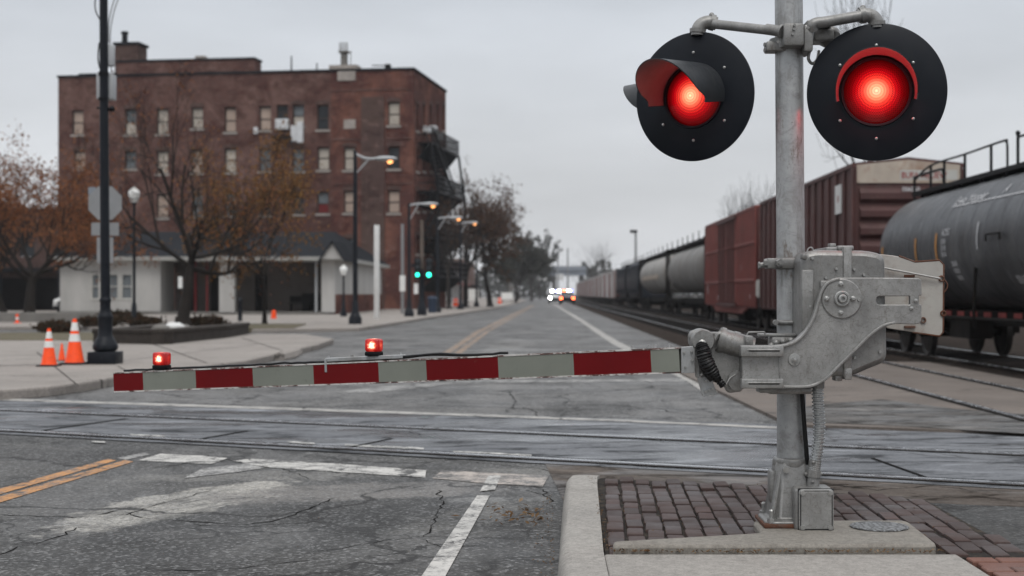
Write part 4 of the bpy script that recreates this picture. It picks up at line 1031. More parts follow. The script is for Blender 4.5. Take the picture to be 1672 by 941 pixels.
def signal_head(center, yaw, pitch, Rd, Rl, front=True, vis_len=.33, vr=1.13, flare=-.012):
    T = Matrix.Translation(center) @ Matrix.Rotation(yaw,4,'Z') @ Matrix.Rotation(pitch,4,'X')      # faces -y
    hb_ = MB(T); hb_.lathe([(.0001,.24),(.10,.235),(.15,.20),(.185,.10),(.19,.012)], (0,0,0), 36, 0, (0,1,0))
    ho_ = hb_.build('signal_head', M['black'], gate)
    db = MB(T)
    db.lathe([(Rl*1.04,.010),(Rl*1.04,-.006),(Rd-.006,-.004),(Rd,.0),(Rd,.008),(Rd-.004,.012),(Rl,.012)], (0,0,0), 96, 0, (0,1,0))
    for a in (90,38,142,-38,-142,-90):
        r = Rd*.68 if abs(a) == 90 else Rd*.66
        x, z = r*math.cos(R(a)), r*math.sin(R(a)); db.lathe([(.008,.0),(.007,-.005),(.004,-.007),(.0001,-.0075)], (x,-.004,z), 12, 1, (0,1,0))
    db.build('background_disc', [M['black'], M['steel']], ho_)
    lm = MB(Matrix.Identity(4)); prof = [(Rl*i/16, -.045*(1-(i/16)**2)) for i in range(1,17)]; prof = [(.0001,-.045)]+prof
    lm.lathe(prof, (0,0,0), 64, 0, (0,1,0))
    lo = lm.build('lens', M['lens'], None, origin=(0,0,0)); lo.parent = ho_; lo.location = Vector(center)-gate.location; lo.rotation_euler = (pitch,0,yaw)
    rim = MB(T); rim.lathe([(Rl*.97,.0),(Rl*.985,-.014),(Rl*1.05,-.016),(Rl*1.07,-.004)], (0,0,0), 64, 0, (0,1,0)); rim.build('lens_rim', M['black'], ho_)
    vi = MB(T); n, k = 48, 10; Rv = Rl*vr; vs, fs = [], []
    for sh, rr_ in ((0,0.0),(1,-.005)):
        for i in range(n+1):
            w = i/n; th = R(-12+204*w)
            lz_ = vis_len*(.45+.55*min(1,(math.sin(max(0,min(math.pi,th))))**.55)) if 0 < th < math.pi else vis_len*.45
            for j in range(k+1):
                y = -lz_*j/k
                rad = Rv+rr_+(flare*j/k)
                vs.append((rad*math.cos(th), y-.002, rad*math.sin(th)-.02*j/k*vis_len/.3))
    m = (n+1)*(k+1)
    for i in range(n):
        for j in range(k):
            a = i*(k+1)+j; q = (a, a+1, a+k+2, a+k+1)
            vi.add([], [], 0)
            fs.append(q); 
    o = len(vi.v)
    vi.add(vs, fs + [tuple(m+x for x in q[::-1]) for q in fs])
    nf = len(fs)
    for idx in range(nf, 2*nf): vi.m[idx] = 1
    for i in range(n):                                          # close the front edge
        a = i*(k+1)+k; b = (i+1)*(k+1)+k; vi.add([], [], 0); vi.f.append([a,b,m+b,m+a]); vi.m.append(0)
    vi.build('visor', [M['visor'], M['visorin']], ho_, recalc=False)
    return ho_, T
cL, cR = W(1133,158,7.16), W(1431,150.5,6.86)
hL, TL = signal_head(cL, R(-31), R(0), .325, .152, vis_len=.45)
hR, TR = signal_head(cR, R(-13), R(0), .331, .158, vis_len=.27, vr=1.16, flare=.010)
cB = W(1108,176,7.62); hB, TB = signal_head(cB, R(-22-96), R(0), .20, .150, vis_len=.30)
# cross arms: mast bracket, pipes, elbows
ya = 6.97
br = MB()
z0, z1 = WZ(83,ya), WZ(63,ya)
br.lathe([(.07,z0),(.092,z0+.004),(.092,z1-.004),(.07,z1)], (WX(1287.5,ya),ya,0), 32)
hbox(br,(1252,67),(1284,83),6.90,7.0,.008,6.9); hbox(br,(1280,38),(1313,74),6.82,6.92,.008,6.82); hbox(br,(1313,40),(1328,84),6.84,7.02,.010,6.84)
hbox(br,(1318,32),(1334,50),6.84,6.98,.010,6.84); hbox(br,(1330,46),(1362,66),6.95,7.1,.012,6.95); hbox(br,(1334,29),(1362,40),6.9,7.05,.012,6.9)
br.sphere(W(1357,52,7.0), .035, (1,1,.8), 12, 8); br.lathe([(.0001,0),(.05,.0),(.056,.01),(.056,.06),(.04,.08),(.0001,.085)], W(1344,56,7.05), 20, 0, (.5,-.6,-.4))
for q in ((1248,73),(1248,82),(1256,70),(1268,68)):
    v = W(*q,6.93); br.cyl(v, v+Vector((.045,.02,0)), .011,.011,6)
for q in ((1296,48),(1294,56),(1297,42),(1270,69),(1319,46)):
    v = W(*q,6.82); br.cyl(v, v+Vector((0,-.012,0)), .007,.007,8)
br.tube(catmull([W(1322,84,6.9),W(1320,96,6.9),W(1326,104,6.92),W(1334,98,6.95),W(1337,84,7.0)],5), .008, 8, 0)
brk = br.build('mast_bracket', M['cast2'], gate)
cr = MB()
cr.tube([W(1166,39.5,7.12), W(1278,52,6.86)], .0235, 20); cr.tube([W(1252,48,6.92), W(1276,51.5,6.865)], .027, 20); cr.cyl(W(1275,51,6.87),W(1279,52,6.86),.034,.034,16)
cr.tube(catmull([W(1326,50,6.86),W(1326,42,6.85),W(1334,37.5,6.85),W(1348,36,6.85),W(1385,29.5,6.86),W(1405,26,6.86)],6), .027, 20)
for (e, sgn, yy) in (((1140,42),1,7.15),((1431,30),-1,6.88)):
    ex, ey = e
    pth = catmull([W(ex+sgn*30,ey-3,yy),W(ex+sgn*17,ey-5.5,yy),W(ex+sgn*6,ey-2,yy),W(ex,ey+6,yy),W(ex-sgn*1,ey+16,yy)],5)
    cr.tube(pth, .034, 20)
    cr.cyl(W(ex+sgn*19,ey-6,yy), W(ex+sgn*27,ey-4,yy), .041,.041,20); cr.cyl(W(ex-sgn*.5,ey+6,yy), W(ex-sgn*1,ey+12,yy), .042,.040,20)
    cr.cyl(W(ex+sgn*22,ey-16,yy), W(ex+sgn*22,ey-8,yy), .010,.010,8); cr.sphere(W(ex+sgn*22,ey-17,yy), .014,(1,1,1),10,6)
cr.build('cross_arm', M['cast2'], gate)
# light given off by the two lit lamps
for T, Rl, nm in ((TL,.152,'a'),(TR,.16,'b')):
    ld = bpy.data.lights.new('signal_lamp_light', 'POINT'); ld.shadow_soft_size = .03; ld.energy = .4 if nm == 'a' else 2.2; ld.color = (1,.02,.03)
    lo = bpy.data.objects.new('signal_lamp_light', ld); COL.objects.link(lo)
    lo.matrix_world = T @ Matrix.Translation((0,-.085,0)) @ Matrix.Rotation(R(90),4,'X')

# manhole on the pad
mh = MB(); c = G(1434,859,.158); mh.lathe([(.0001,.0),(.118,.0),(.121,-.002),(.124,.001),(.138,.001),(.14,-.004)], (c[0],c[1]-.02,.1615), 48)
t = NT('cast iron cover'); p = t.pos(); v = t.voro(p, 34, 'DISTANCE_TO_EDGE')
col = t.mix(t.ramp(v, [(.1,0.0),(.2,1.0)]), (.09,.09,.09), (.21,.215,.22)); t.bump(t.ramp(v,[(.08,0.0),(.2,1.0)]), .8, .006); t.P(col, .5, .35)
tag(mh.build('handhole_cover', t.mat, origin=(c[0],c[1],.16)), 'round grey cast iron cover set in the concrete pad', 'access cover')
# ================================================================== FREIGHT TRAIN
TX = 8.45; TH = 1.25                         # centre line and half width of the cars
def bogie(t, y, mat='undercar'):
    mb = MB()
    for s in (-1,1):
        x = TX+s*.92
        mb.extr([(y-1.15,.50),(y-.75,.66),(y-.3,.42),(y+.3,.42),(y+.75,.66),(y+1.15,.50),(y+1.15,.68),(y+.7,.86),(y-.7,.86),(y-1.15,.68)], x-.06, x+.06)
        for dy in (-.12,0,.12): mb.cyl((x,y+dy,.46),(x,y+dy,.78),.05,.05,8)
    mb.box(TX-.95,TX+.95,y-.18,y+.18,.55,.80)
    b = mb.build('bogie', M['undercar'], t)
    for dy in (-.88,.88):
        w = MB(); w.cyl((TX-.95,y+dy,.50),(TX+.95,y+dy,.50),.07,.07,10)
        for s in (-1,1): w.lathe([(.0001,-.05),(.25,-.05),(.38,-.03),(.43,-.06),(.45,-.06),(.45,.05),(.40,.06),(.25,.02),(.0001,.03)], (TX+s*.74,y+dy,.50), 28, 0, (1,0,0))
        w.build('wheelset', M['wheel'], b)
def coupler(t, y, s):
    mb = MB(); mb.box(TX-.12,TX+.12,min(y,y+s*.55),max(y,y+s*.55),.82,1.06,0,.03,1); mb.tube(catmull([(TX-.3,y,.75),(TX-.3,y+s*.25,.5),(TX-.25,y+s*.5,.45)],4),.03,6)
    mb.build('coupler', M['undercar'], t)
def boxcar(name, y0, y1, ztop, zbot, mat, matend, label, ribs, door=None, group=None, seams=(), roofmat=None, xs=TH):
    t = thing(name, (TX,(y0+y1)/2,.05), label, 'boxcar', group)
    mb = MB(); x0, x1 = TX-xs, TX+xs
    mb.box(x0,x1,y0,y1,zbot,ztop)
    L = y1-y0
    for i in range(ribs+1):
        y = y0+.05+(L-.1)*i/ribs
        if door and door[0] < y < door[1]: continue
        for s in (-1,1):
            xx = TX+s*xs; mb.box(min(xx,xx+s*.07),max(xx,xx+s*.07),y-.09,y+.09,zbot+.05,ztop-.1)
    for z in seams:
        for s in (-1,1): xx = TX+s*xs; mb.box(min(xx,xx+s*.09),max(xx,xx+s*.09),y0,y1,z-.05,z+.05)
    body = mb.build('body', M[mat], t, bevel=.02)
    rf = MB(); rf.extr([(x0-.06,ztop-.08),(x1+.06,ztop-.08),(x1+.06,ztop+.02),(TX,ztop+.16),(x0-.06,ztop+.02)], y0-.03, y1+.03, 'y')
    rf.build('roof', M[roofmat or mat], t)
    en = MB()                                                    # corrugated ends
    n = 7; zt = ztop-.52
    for (ye_, s) in ((y0,-1),(y1,1)):
        for i in range(n):
            zz0 = zbot+.12+(zt-zbot-.12)*i/n; zz1 = zbot+.12+(zt-zbot-.12)*(i+1)/n; a = zz1-zz0
            prof = [(ye_, zz0+.02),(ye_+s*.10,zz0+a*.28),(ye_+s*.10,zz0+a*.62),(ye_, zz0+a*.90)]
            en.extr(prof, x0+.12, x1-.12, 'x')
        for xx in (x0, x1): en.box(xx-.04 if xx > TX else xx, xx if xx > TX else xx+.04, min(ye_,ye_+s*.06), max(ye_,ye_+s*.06), zbot, ztop-.06)
        en.box(TX+.75,TX+.79,min(ye_,ye_+s*.16),max(ye_,ye_+s*.16),zbot,zbot+2.6); en.box(TX+1.08,TX+1.12,min(ye_,ye_+s*.16),max(ye_,ye_+s*.16),zbot,zbot+2.6)
    en.build('end_panel', M[matend], t)
    un = MB(); un.box(TX-.9,TX+.9,y0+.1,y1-.1,zbot-.16,zbot-.002); un.box(TX-.25,TX+.25,y0,y1,zbot-.42,zbot-.16); un.cyl((TX-.5,(y0+y1)/2-1,zbot-.35),(TX-.5,(y0+y1)/2+1,zbot-.35),.22,.22,14)
    un.build('underframe', M['undercar'], t)
    for yb in (y0+1.75,y1-1.75): bogie(t, yb)
    coupler(t, y0, -1); coupler(t, y1, 1)
    return t, body
# near brown boxcar
by0, by1 = 33.1, 47.3
t, body = boxcar('boxcar', by0, by1, 4.30, .78, 'boxbrown', 'boxbrown2', 'dark brown ribbed boxcar with a rusty white band across its end', 15, (39.0,42.2))
bn = MB(); bn.extr([(TX-TH+.05,3.86),(TX+TH-.05,3.86),(TX+TH-.05,4.28),(TX,4.40),(TX-TH+.05,4.28)], by0-.035, by0-.003, 'y'); bn.build('end_band', M['band'], t)
pl_ = MB(); pl_.box(TX-.20,TX+1.14,by0-.0385,by0-.036,3.93,4.16); pl_.build('lettering_panel', M['white'], t)
tx = MB(); TE = lambda x, z: Matrix.Translation((x,by0-.040,z)) @ Matrix.Rotation(R(90),4,'X')
text_into(tx, 'BUFA MELIEW', .205, TE(TX-.17,3.97), 0, .002, .004, .83)
tx.build('lettering', M['redtext'], t)
tx = MB(); text_into(tx, '006060', .145, Matrix.Translation((TX-.17,by0-.125,3.66)) @ Matrix.Rotation(R(90),4,'X'), 0, .003, .003, .95)
text_into(tx, '008060', .145, Matrix.Translation((TX-.17,by0-.125,3.20)) @ Matrix.Rotation(R(90),4,'X'), 0, .003, .003, .95)
text_into(tx, '6', .145, Matrix.Translation((TX+.72,by0-.125,3.66)) @ Matrix.Rotation(R(90),4,'X'), 0, .003, .003, .95)
tx.build('number', M['whitetext'], t)
pc = MB(); yy = 7.2*F/(1374-PX); pc.box(TX-TH-.085,TX-TH-.075,yy-.36,yy+.36,3.22,3.92); pc.build('placard', M['plainwhite'], t)
pc = MB(); pc.box(TX-TH-.089,TX-TH-.086,yy-.06,yy+.06,3.5,3.66); pc.build('placard_mark', M['redtext'], t)
# red boxcar
ry0, ry1 = 48.4, 63.4
t, body = boxcar('boxcar', ry0, ry1, 4.28, .78, 'boxred', 'boxbrown2', 'faded red boxcar with double door rods and sagging side sill', 34, (53.2,58.4), seams=(1.75,3.05))
xs = TX-TH
dm = MB()
dm.box(xs-.05,xs-.002,53.25,55.75,.95,4.05,0,.01,1); dm.box(xs-.05,xs-.002,55.85,58.35,.95,4.05,0,.01,1)
dr = dm.build('door', M['boxred'], t)
dd = MB()
for y in (53.7,54.5,55.3,56.3,57.1,57.9): dd.cyl((xs-.11,y,.85),(xs-.11,y,4.15),.035,.035,8)
dd.box(xs-.16,xs-.10,53.0,58.6,4.08,4.22); dd.box(xs-.16,xs-.10,53.0,58.6,.80,.92)
dd.build('door_rods', M['boxbrown'], dr)
sl_ = MB(); sl_.extr([(50.6,.80),(52.2,.55),(60.0,.55),(61.4,.80)], xs+.02, xs+.09, 'x'); sl_.build('side_sill', M['boxred'], t)
mk = MB()
for y, z, a, b in ((52.0,2.52,.22,.20),(52.0,2.10,.28,.24),(52.0,1.05,.2,.16),(49.7,1.1,.2,.16),(62.5,1.25,.4,.5),(58.8,1.05,.25,.16)): mk.box(xs-.055,xs-.05,y-a/2,y+a/2,z,z+b)
mk.build('stencil', M['whitetext'], t)
ctn = MB(); ctn.box(xs-.03,xs+.25,47.4,48.25,1.15,1.75,0,.02,1)
for k in range(5): ctn.box(xs-.06,xs-.03,47.45+k*.16,47.53+k*.16,1.2,1.7)
# (white slatted box on the brown car's far end platform)
cobj = ctn.build('slatted_box', M['white'], origin=(xs+.1,47.8,1.15)); tag(cobj, 'small white slatted box between the red and brown boxcars', 'box')
sup = MB(); sup.box(xs+.02,xs+.18,47.45,48.2,.62,1.15); sup.build('bracket', M['undercar'], cobj, origin=cobj.location)

# near tank car: its far end faces the boxcar, its near end lies out of the frame to the right
ty0, ty1 = 17.4, 31.3; rt = 1.20; zc = 2.19
t = thing('tank_car', (TX,(ty0+ty1)/2,.05), 'black tank car with white stripe and top railing, nearest freight car', 'tank car')
tk = MB(); prof = [(.0001,-.42)]
for i in range(1,9): a = math.pi/2*i/8; prof.append((rt*math.sin(a), -.42*math.cos(a)))
Lt = ty1-ty0-1.0; prof += [(rt,.0+k*Lt/24) for k in range(1,24)] + [(rt*math.sin(math.pi/2*i/8), Lt+.42*math.cos(math.pi/2*i/8)) for i in range(8,0,-1)] + [(.0001,Lt+.42)]
tk.lathe(prof, (TX,ty0+.5,zc), 64, 0, (0,1,0))
for k in range(1,16): y = ty0+.5+Lt*k/16; tk.lathe([(rt,-.10),(rt+.010,-.03),(rt+.010,.03),(rt,.10)], (TX,y,zc), 64, 0, (0,1,0))
tko = tk.build('tank', M['tanksteel'], t)
def ontank(mb, y0, y1, a0, a1, r, mi=0, n=8):
    "patch on the barrel between two angles (degrees up from the road side)"
    vs, fs = [], []
    for i in range(n+1):
        a = R(a0+(a1-a0)*i/n); x, z = TX-r*math.cos(a), zc+r*math.sin(a)
        vs += [(x,y0,z),(x,y1,z)]
    for i in range(n): fs.append((2*i,2*i+1,2*i+3,2*i+2))
    mb.add(vs, fs, mi)
st_ = MB(); ontank(st_, ty0+1, 26.0, 33.5, 34.8, rt+.014); st_.build('white_stripe', M['whitetext'], t)
def tanktext(mb, body, y, adeg, size, sx=1.0, lean=0):
    # lettering read from the road side: runs towards the viewer (−y), wrapped on the barrel by its angle
    cu = MB(); text_into(cu, body, size, Matrix.Identity(4), 0, 0, .003, sx)
    vs = []
    for v in cu.v:
        a = R(adeg)+v.y/rt; vs.append((TX-(rt+.016)*math.cos(a), y-v.x-v.y*lean, zc+(rt+.016)*math.sin(a)))
    mb.add(vs, cu.f, 0)
tx = MB(); tanktext(tx, 'Ewo Yopper', 25.95, 36, .25, 1.45, -.2); tanktext(tx, 'A', 23.3, 38.5, .26)
tanktext(tx, 'ACEG', 26.0, 7, .17, 1.1); 
for k, s in enumerate(('23200','20100','06150')): tanktext(tx, s, 26.0, 0-5.5*k, .12, 1.0)
for k, s in enumerate(('20000','03000','00200')): tanktext(tx, s, 25.5, -20-6.5*k, .13, 1.0)
tanktext(tx, '00600', 22.4, -38, .22)
tx.build('lettering', M['whitetext'], t)
om = MB(); ontank(om, 30.45, 30.54, -12, 4, rt+.02); ontank(om, 27.75, 27.83, -14, 8, rt+.02); ontank(om, 26.3, 26.38, -14, 10, rt+.02); om.build('orange_marks', M['yellowmark'], t)
wm_ = MB(); ontank(wm_, 23.8, 23.87, -8, 14, rt+.018); wm_.build('white_mark', M['whitetext'], t)
ld_ = MB()
for y in (23.2,22.5): ld_.box(TX-rt-.075,TX-rt-.05,y-.015,y+.015,2.14,2.26)
ld_.box(TX-rt-.075,TX-rt-.05,22.5,23.2,2.235,2.26); ld_.build('grab_iron', M['undercar'], t)
wk = MB(); zt = zc+rt
wk.box(TX-.45,TX+.45,ty0+1.5,31.0,zt+.01,zt+.10)
for k in range(9): y = 19.4+k*1.38; wk.box(TX-.4,TX-.34,y-.03,y+.03,zt-.12,zt+.03); wk.box(TX+.34,TX+.4,y-.03,y+.03,zt-.12,zt+.03)
wk.lathe([(.42,0),(.42,.34),(.46,.36),(.3,.48),(.0001,.5)], (TX,22.0,zt+.1), 24)
wko = wk.build('walkway', M['blackiron'], t)
hr = MB(); ra = .028
def post(y, x, h=.54): hr.cyl((x,y,zt+.05),(x,y,zt+h),ra,ra,8)
xl = TX-.42
yl = [xl*0+((xl)*F/(px-PX)) for px in (1490,1520,1541,1576,1617)]
hr.tube(catmull([(xl,30.9,zt-.12),(xl,30.9,zt+.36),(xl,30.8,zt+.42),(xl,29.0,zt+.42),(xl,28.7,zt+.36),(xl,28.65,zt+.14)],5), ra, 8)
for y in (29.6,28.6,27.2,25.6): post(y, xl, .56)
hr.tube(catmull([(xl,30.9,zt+.36),(xl,29.6,zt+.56),(xl,27.2,zt+.56),(xl,24.95,zt+.57),(xl,24.75,zt+.53),(xl,24.7,zt+.4),(xl,24.7,zt-.05)],6), ra*.8, 8)
post(24.15, xl, .60); hr.sphere((xl,24.15,zt+.62), .045, (1,1,1), 8, 6)
for y in (22.6,21.0,19.4): post(y, xl, .56)
hr.cyl((xl,24.15,zt+.55),(xl,19.4,zt+.55),ra*.8,ra*.8,8)
hr.build('railing', M['blackiron'], wko)
sf = MB(); sf.box(TX-.45,TX+.45,ty0,ty1,.72,.98); sf.box(TX-1.15,TX+1.15,ty1-.55,ty1-.05,.86,.99); sf.box(TX-1.15,TX+1.15,ty0+.05,ty0+.55,.86,.99)
for y in (ty0+1.9,ty1-1.9): sf.extr([(TX-1.0,1.55),(TX-.5,.95),(TX+.5,.95),(TX+1.0,1.55),(TX+.9,1.3),(TX,1.05),(TX-.9,1.3)][::1], y-.25, y+.25, 'y')
for y in (19.5,24.2,26.3,28.0): sf.tube([(TX-1.12,y,1.72),(TX-1.2,y-.15,1.0),(TX-1.2,y-.2,.7)], .03, 6)
sf.cyl((TX-1.18,ty0+.3,.86),(TX-1.18,ty1-.3,.86),.028,.028,8); sf.box(TX-1.1,TX-.7,24.6,25.8,.5,.85)
sf.build('underframe', M['undercar'], t)
rf = MB()
for k in range(16): y = ty0+.6+k*.83; rf.box(TX-.46-.004,TX-.455,y,y+.42,.86,.95)
rf.build('reflective_strip', M['redtext'], t)
for yb in (ty0+1.9,ty1-1.9): bogie(t, yb)
coupler(t, ty0, -1); coupler(t, ty1, 1)

# farther tank and hopper cars
def hopper(name, y0, y1, mat, label, ztop=3.95, round_=True, group=None):
    t = thing(name, (TX,(y0+y1)/2,.05), label, 'tank car' if round_ else 'hopper car', group)
    r = 1.27; z = ztop-r-.15 if round_ else 0
    mb = MB()
    if round_:
        L = y1-y0-1.7; pf = [(.0001,-.5)]+[(r*math.sin(math.pi/2*i/6),-.5*math.cos(math.pi/2*i/6)) for i in range(1,7)]+[(r,L*k/6) for k in range(1,6)]+[(r*math.sin(math.pi/2*i/6),L+.5*math.cos(math.pi/2*i/6)) for i in range(6,0,-1)]+[(.0001,L+.5)]
        mb.lathe(pf, (TX,y0+.85,z), 40, 0, (0,1,0))
        for k in range(1,5): mb.lathe([(r,-.05),(r+.02,-.03),(r+.02,.03),(r,.05)], (TX,y0+.85+L*k/5,z), 40, 0, (0,1,0))
    else:
        sec = [(TX-.9,.95),(TX-1.24,1.7),(TX-1.27,2.6),(TX-1.22,ztop-.4),(TX-.9,ztop-.12),(TX+.9,ztop-.12),(TX+1.22,ztop-.4),(TX+1.27,2.6),(TX+1.24,1.7),(TX+.9,.95)]
        mb.extr(sec, y0+.9, y1-.9, 'y')
        for s in (-1,1):
            for k in range(9):
                y = y0+1.2+(y1-y0-2.4)*k/8; xx = TX+s*1.25
                mb.box(xx-.04,xx+.04,y-.06,y+.06,1.3,ztop-.35)
    mb.build('tank' if round_ else 'hopper_body', M[mat], t)
    en = MB()
    for y in (y0+.12, y1-.24):
        en.box(TX-1.25,TX+1.25,y,y+.12,.78,1.02)
        for xx in (TX-1.2, TX+1.08): en.box(xx,xx+.12,y,y+.12,1.02,ztop-.2)
        en.box(TX-1.25,TX+1.25,y,y+.12,ztop-.25,ztop-.1)
    en.box(TX-.4,TX+.4,y0+.1,y1-.1,.72,.98); en.cyl((TX-1.22,y0+.2,.90),(TX-1.22,y1-.2,.90),.05,.05,6)
    en.build('end_frame', M['undercar'], t)
    wk = MB(); wk.box(TX-.75,TX+.75,y0+.5,y1-.5,ztop-.10,ztop+.02)
    for k in range(7): y = y0+1.2+(y1-y0-2.4)*k/6; wk.box(TX-.45,TX+.45,y-.35,y+.35,ztop+.02,ztop+.16); wk.cyl((TX-.72,y,ztop),(TX-.72,y,ztop+.45),.025,.025,6)
    wk.build('roof_walkway', M['blackiron'], t)
    for yb in (y0+1.7,y1-1.7): bogie(t, yb)
    coupler(t, y0, -1); coupler(t, y1, 1)
    return t
hopper('tank_car', 64.6, 84.0, 'hoppergrey', 'grey tank car directly beyond the faded red boxcar', 4.0)
c2 = hopper('tank_car', 85.3, 108.5, 'hopperpale', 'pale grey tank car with pink stripe, second beyond the red boxcar', 4.0)
sm = MB(); 
for i in range(6):
    a0, a1 = R(-14+3*i), R(-11+3*i)
zz = 4.0-1.27-.15; sm.add([(TX-1.275,90,zz-.36),(TX-1.275,105,zz-.36),(TX-1.29,105,zz-.08),(TX-1.29,90,zz-.08)], [(0,1,2,3)]); sm.box(TX-1.292,TX-1.28,90,105,zz-.30,zz-.06); sm.build('stripe', M['band'], c2)
hopper('hopper_car', 109.8, 126.5, 'carblue', 'blue black hopper car, nearer of the two dark ones', 3.95, False)
hopper('hopper_car', 127.8, 145.0, 'carblue', 'blue black hopper car, farther of the two dark ones', 3.95, False)
y = 146.4
first = None
for k in range(7):
    L = 24.5
    t, body = boxcar('boxcar', y, y+L, 3.75, .85, 'carwhite', 'carred', 'distant pale roofed boxcar with red panels far down the train', 3, None, 'distant red and white boxcars', roofmat='carwhite')
    pn = MB()
    for a in (0.0, .45, .93): pn.box(TX-TH-.09,TX-TH-.002,y+L*a,y+L*(a+.07),.88,3.5)
    pn.build('side_panel', M['carred'], t)
    y += L+1.3

# ================================================================== BIG BRICK BUILDING
A_ = Vector((WX(95,111),111,0)); B_ = Vector((WX(675,107),107,0)); C_ = Vector((WX(728,119),119,0))
bd = thing('brick_building', (B_.x,B_.y,0), 'five storey old red brick warehouse with fire escape and chimney', 'building')
def facade_map(P, Q):
    d = (Q-P); L = d.length; d = d.normalized()
    def f(px, py):
        k = (px-PX)/F; u = (k*P.y-P.x)/(d.x-k*d.y); y = P.y+u*d.y
        return u, CAMH+(PY-py)*y/F
    T = Matrix(((d.x,-d.y,0,P.x),(d.y,d.x,0,P.y),(0,0,1,0),(0,0,0,1)))   # local x along wall, local y into the building
    return f, T, L
fF, TF, LF = facade_map(A_, B_); fS, TS, LS = facade_map(B_, C_)
ZT = 18.15
def wall_open(mb, T, u0, u1, z0, z1, ops, depth=.3, mi=0):
    us = sorted({u0,u1,*[o[0] for o in ops],*[o[1] for o in ops]}); zs = sorted({z0,z1,*[o[2] for o in ops],*[o[3] for o in ops]})
    us = [u for u in us if u0 <= u <= u1]; zs = [z for z in zs if z0 <= z <= z1]
    for i in range(len(us)-1):
        for j in range(len(zs)-1):
            cu, cz = (us[i]+us[i+1])/2, (zs[j]+zs[j+1])/2
            if any(o[0] < cu < o[1] and o[2] < cz < o[3] for o in ops): continue
            mb.add([T @ Vector(p) for p in ((us[i],0,zs[j]),(us[i+1],0,zs[j]),(us[i+1],0,zs[j+1]),(us[i],0,zs[j+1]))], [(0,1,2,3)], mi)
    for o in ops:
        if o[0] < u0 or o[1] > u1: continue
        a, b, c, d = o[:4]
        mb.add([T @ Vector(p) for p in ((a,0,c),(b,0,c),(b,0,d),(a,0,d),(a,depth,c),(b,depth,c),(b,depth,d),(a,depth,d))], [(0,4,5,1),(1,5,6,2),(2,6,7,3),(3,7,4,0)], mi)
wins = [(127,181,220,'L'),(213,179,220,'S'),(265,178,219,'L'),(322,176,210,'L'),(376,176,216,'L'),(433,174,213,'L'),(461,172,196,'D'),(487,172,206,'S'),(527,172,212,'D'),(643,167,205,'L'),
        (130,247,276,'L'),(213,247,276,'G'),(265,247,284,'L'),(322,245,283,'L'),(376,243,282,'L'),(433,243,280,'G'),(487,243,280,'G'),(528,241,278,'L'),(571,241,278,'L'),(643,240,276,'D'),
        (175,318,355,'G'),(265,317,356,'L'),(322,316,354,'G'),(376,315,352,'G'),(433,315,352,'D'),(487,314,350,'D'),(527,314,349,'R'),(571,312,348,'L'),(643,311,348,'L'),
        (265,392,425,'G'),(322,392,425,'G'),(376,392,425,'G'),(433,391,424,'D'),(487,391,424,'D'),(527,390,424,'D'),(571,390,424,'G')]
ops = []
for w in wins:
    u, z1 = fF(w[0],w[1]); _, z0 = fF(w[0],w[2]); ops.append((u-.45,u+.45,z0,z1,w[3]))
# upper row bricked up lights at the right
wl = MB(); split = fF(541,200)[0]
wall_open(wl, TF, 0, split, 0, ZT, ops, mi=0); wall_open(wl, TF, split, LF, 0, ZT, ops, mi=1)
sw = []
for px in (681.5,692,703.5,714.5,724.5):
    for (y0, y1) in ((172,214),(245,280),(312,345),(385,415)):
        u, z1 = fS(px,y0); _, z0 = fS(px,y1); sw.append((u-.42,u+.42,z0,z1,'D' if (px+y0) % 3 > 1 else 'G'))
sw = [o for o in sw if o[0] > .1 and o[1] < LS-.1]
wall_open(wl, TS, 0, LS, 0, ZT, sw, mi=1)
dep = LS
A2 = TF @ Vector((0,dep,0)); 
wl.add([(A_.x,A_.y,0),(A2.x,A2.y,0),(A2.x,A2.y,ZT),(A_.x,A_.y,ZT)], [(0,1,2,3)]); wl.add([(A2.x,A2.y,0),(C_.x,C_.y,0),(C_.x,C_.y,ZT),(A2.x,A2.y,ZT)], [(0,1,2,3)])
wl.add([(A_.x,A_.y,ZT-.5),(B_.x,B_.y,ZT-.5),(C_.x,C_.y,ZT-.5),(A2.x,A2.y,ZT-.5)], [(0,1,2,3)])
wall = wl.build('wall', [M['brickL'], M['brickR']], bd, smooth=0, recalc=False)
pk = MB()                                                        # parapet coping, pilaster, ledges
def fbox(mb, T, u0,u1,d0,d1,z0,z1, bev=0): mb.box(u0,u1,d0,d1,z0,z1,0,bev,1,T)
fbox(pk,TF,-.08,LF+.08,-.10,.35,ZT+.002,ZT+.16); fbox(pk,TS,.36,LS+.08,-.10,.35,ZT+.002,ZT+.16)
fbox(pk,TF,fF(128,125)[0],fF(188,125)[0],-.02,.3,ZT+.162,ZT+.28)
pk.build('coping', M['roofdark'], bd)
pil = MB()
u = fF(609,200)[0]; fbox(pil,TF,u-.9,u+.9,-.10,-.003,0,ZT-2.0); 
pil.build('pilaster', M['brickdark'], bd, smooth=0)
ld2 = MB()
for yy in (227,300): z = fF(600,yy)[1]; fbox(ld2,TF,split+.1,LF-.1,-.06,-.003,z-.07,z+.07)
z = fF(600,148)[1]; fbox(ld2,TF,split,LF-.05,-.05,-.003,z,z+.12)
ld2.build('ledge', M['brickL'], bd, smooth=0)
rw2 = random.Random(11)
M['blind2'] = surf('pinkish blind', (.36,.28,.23), .8, 0, .15, 1.2, bump=0)
M['blindgrey'] = surf('greyish glass', (.13,.145,.155), .2, 0, .2, 1.2, bump=0)
M['winframe'] = surf('dark window frame', (.045,.034,.03), .7, 0, .2, 1.2, bump=0)
M['redpane'] = surf('red board', (.12,.015,.015), .7, 0, .2, 1.2, bump=0)
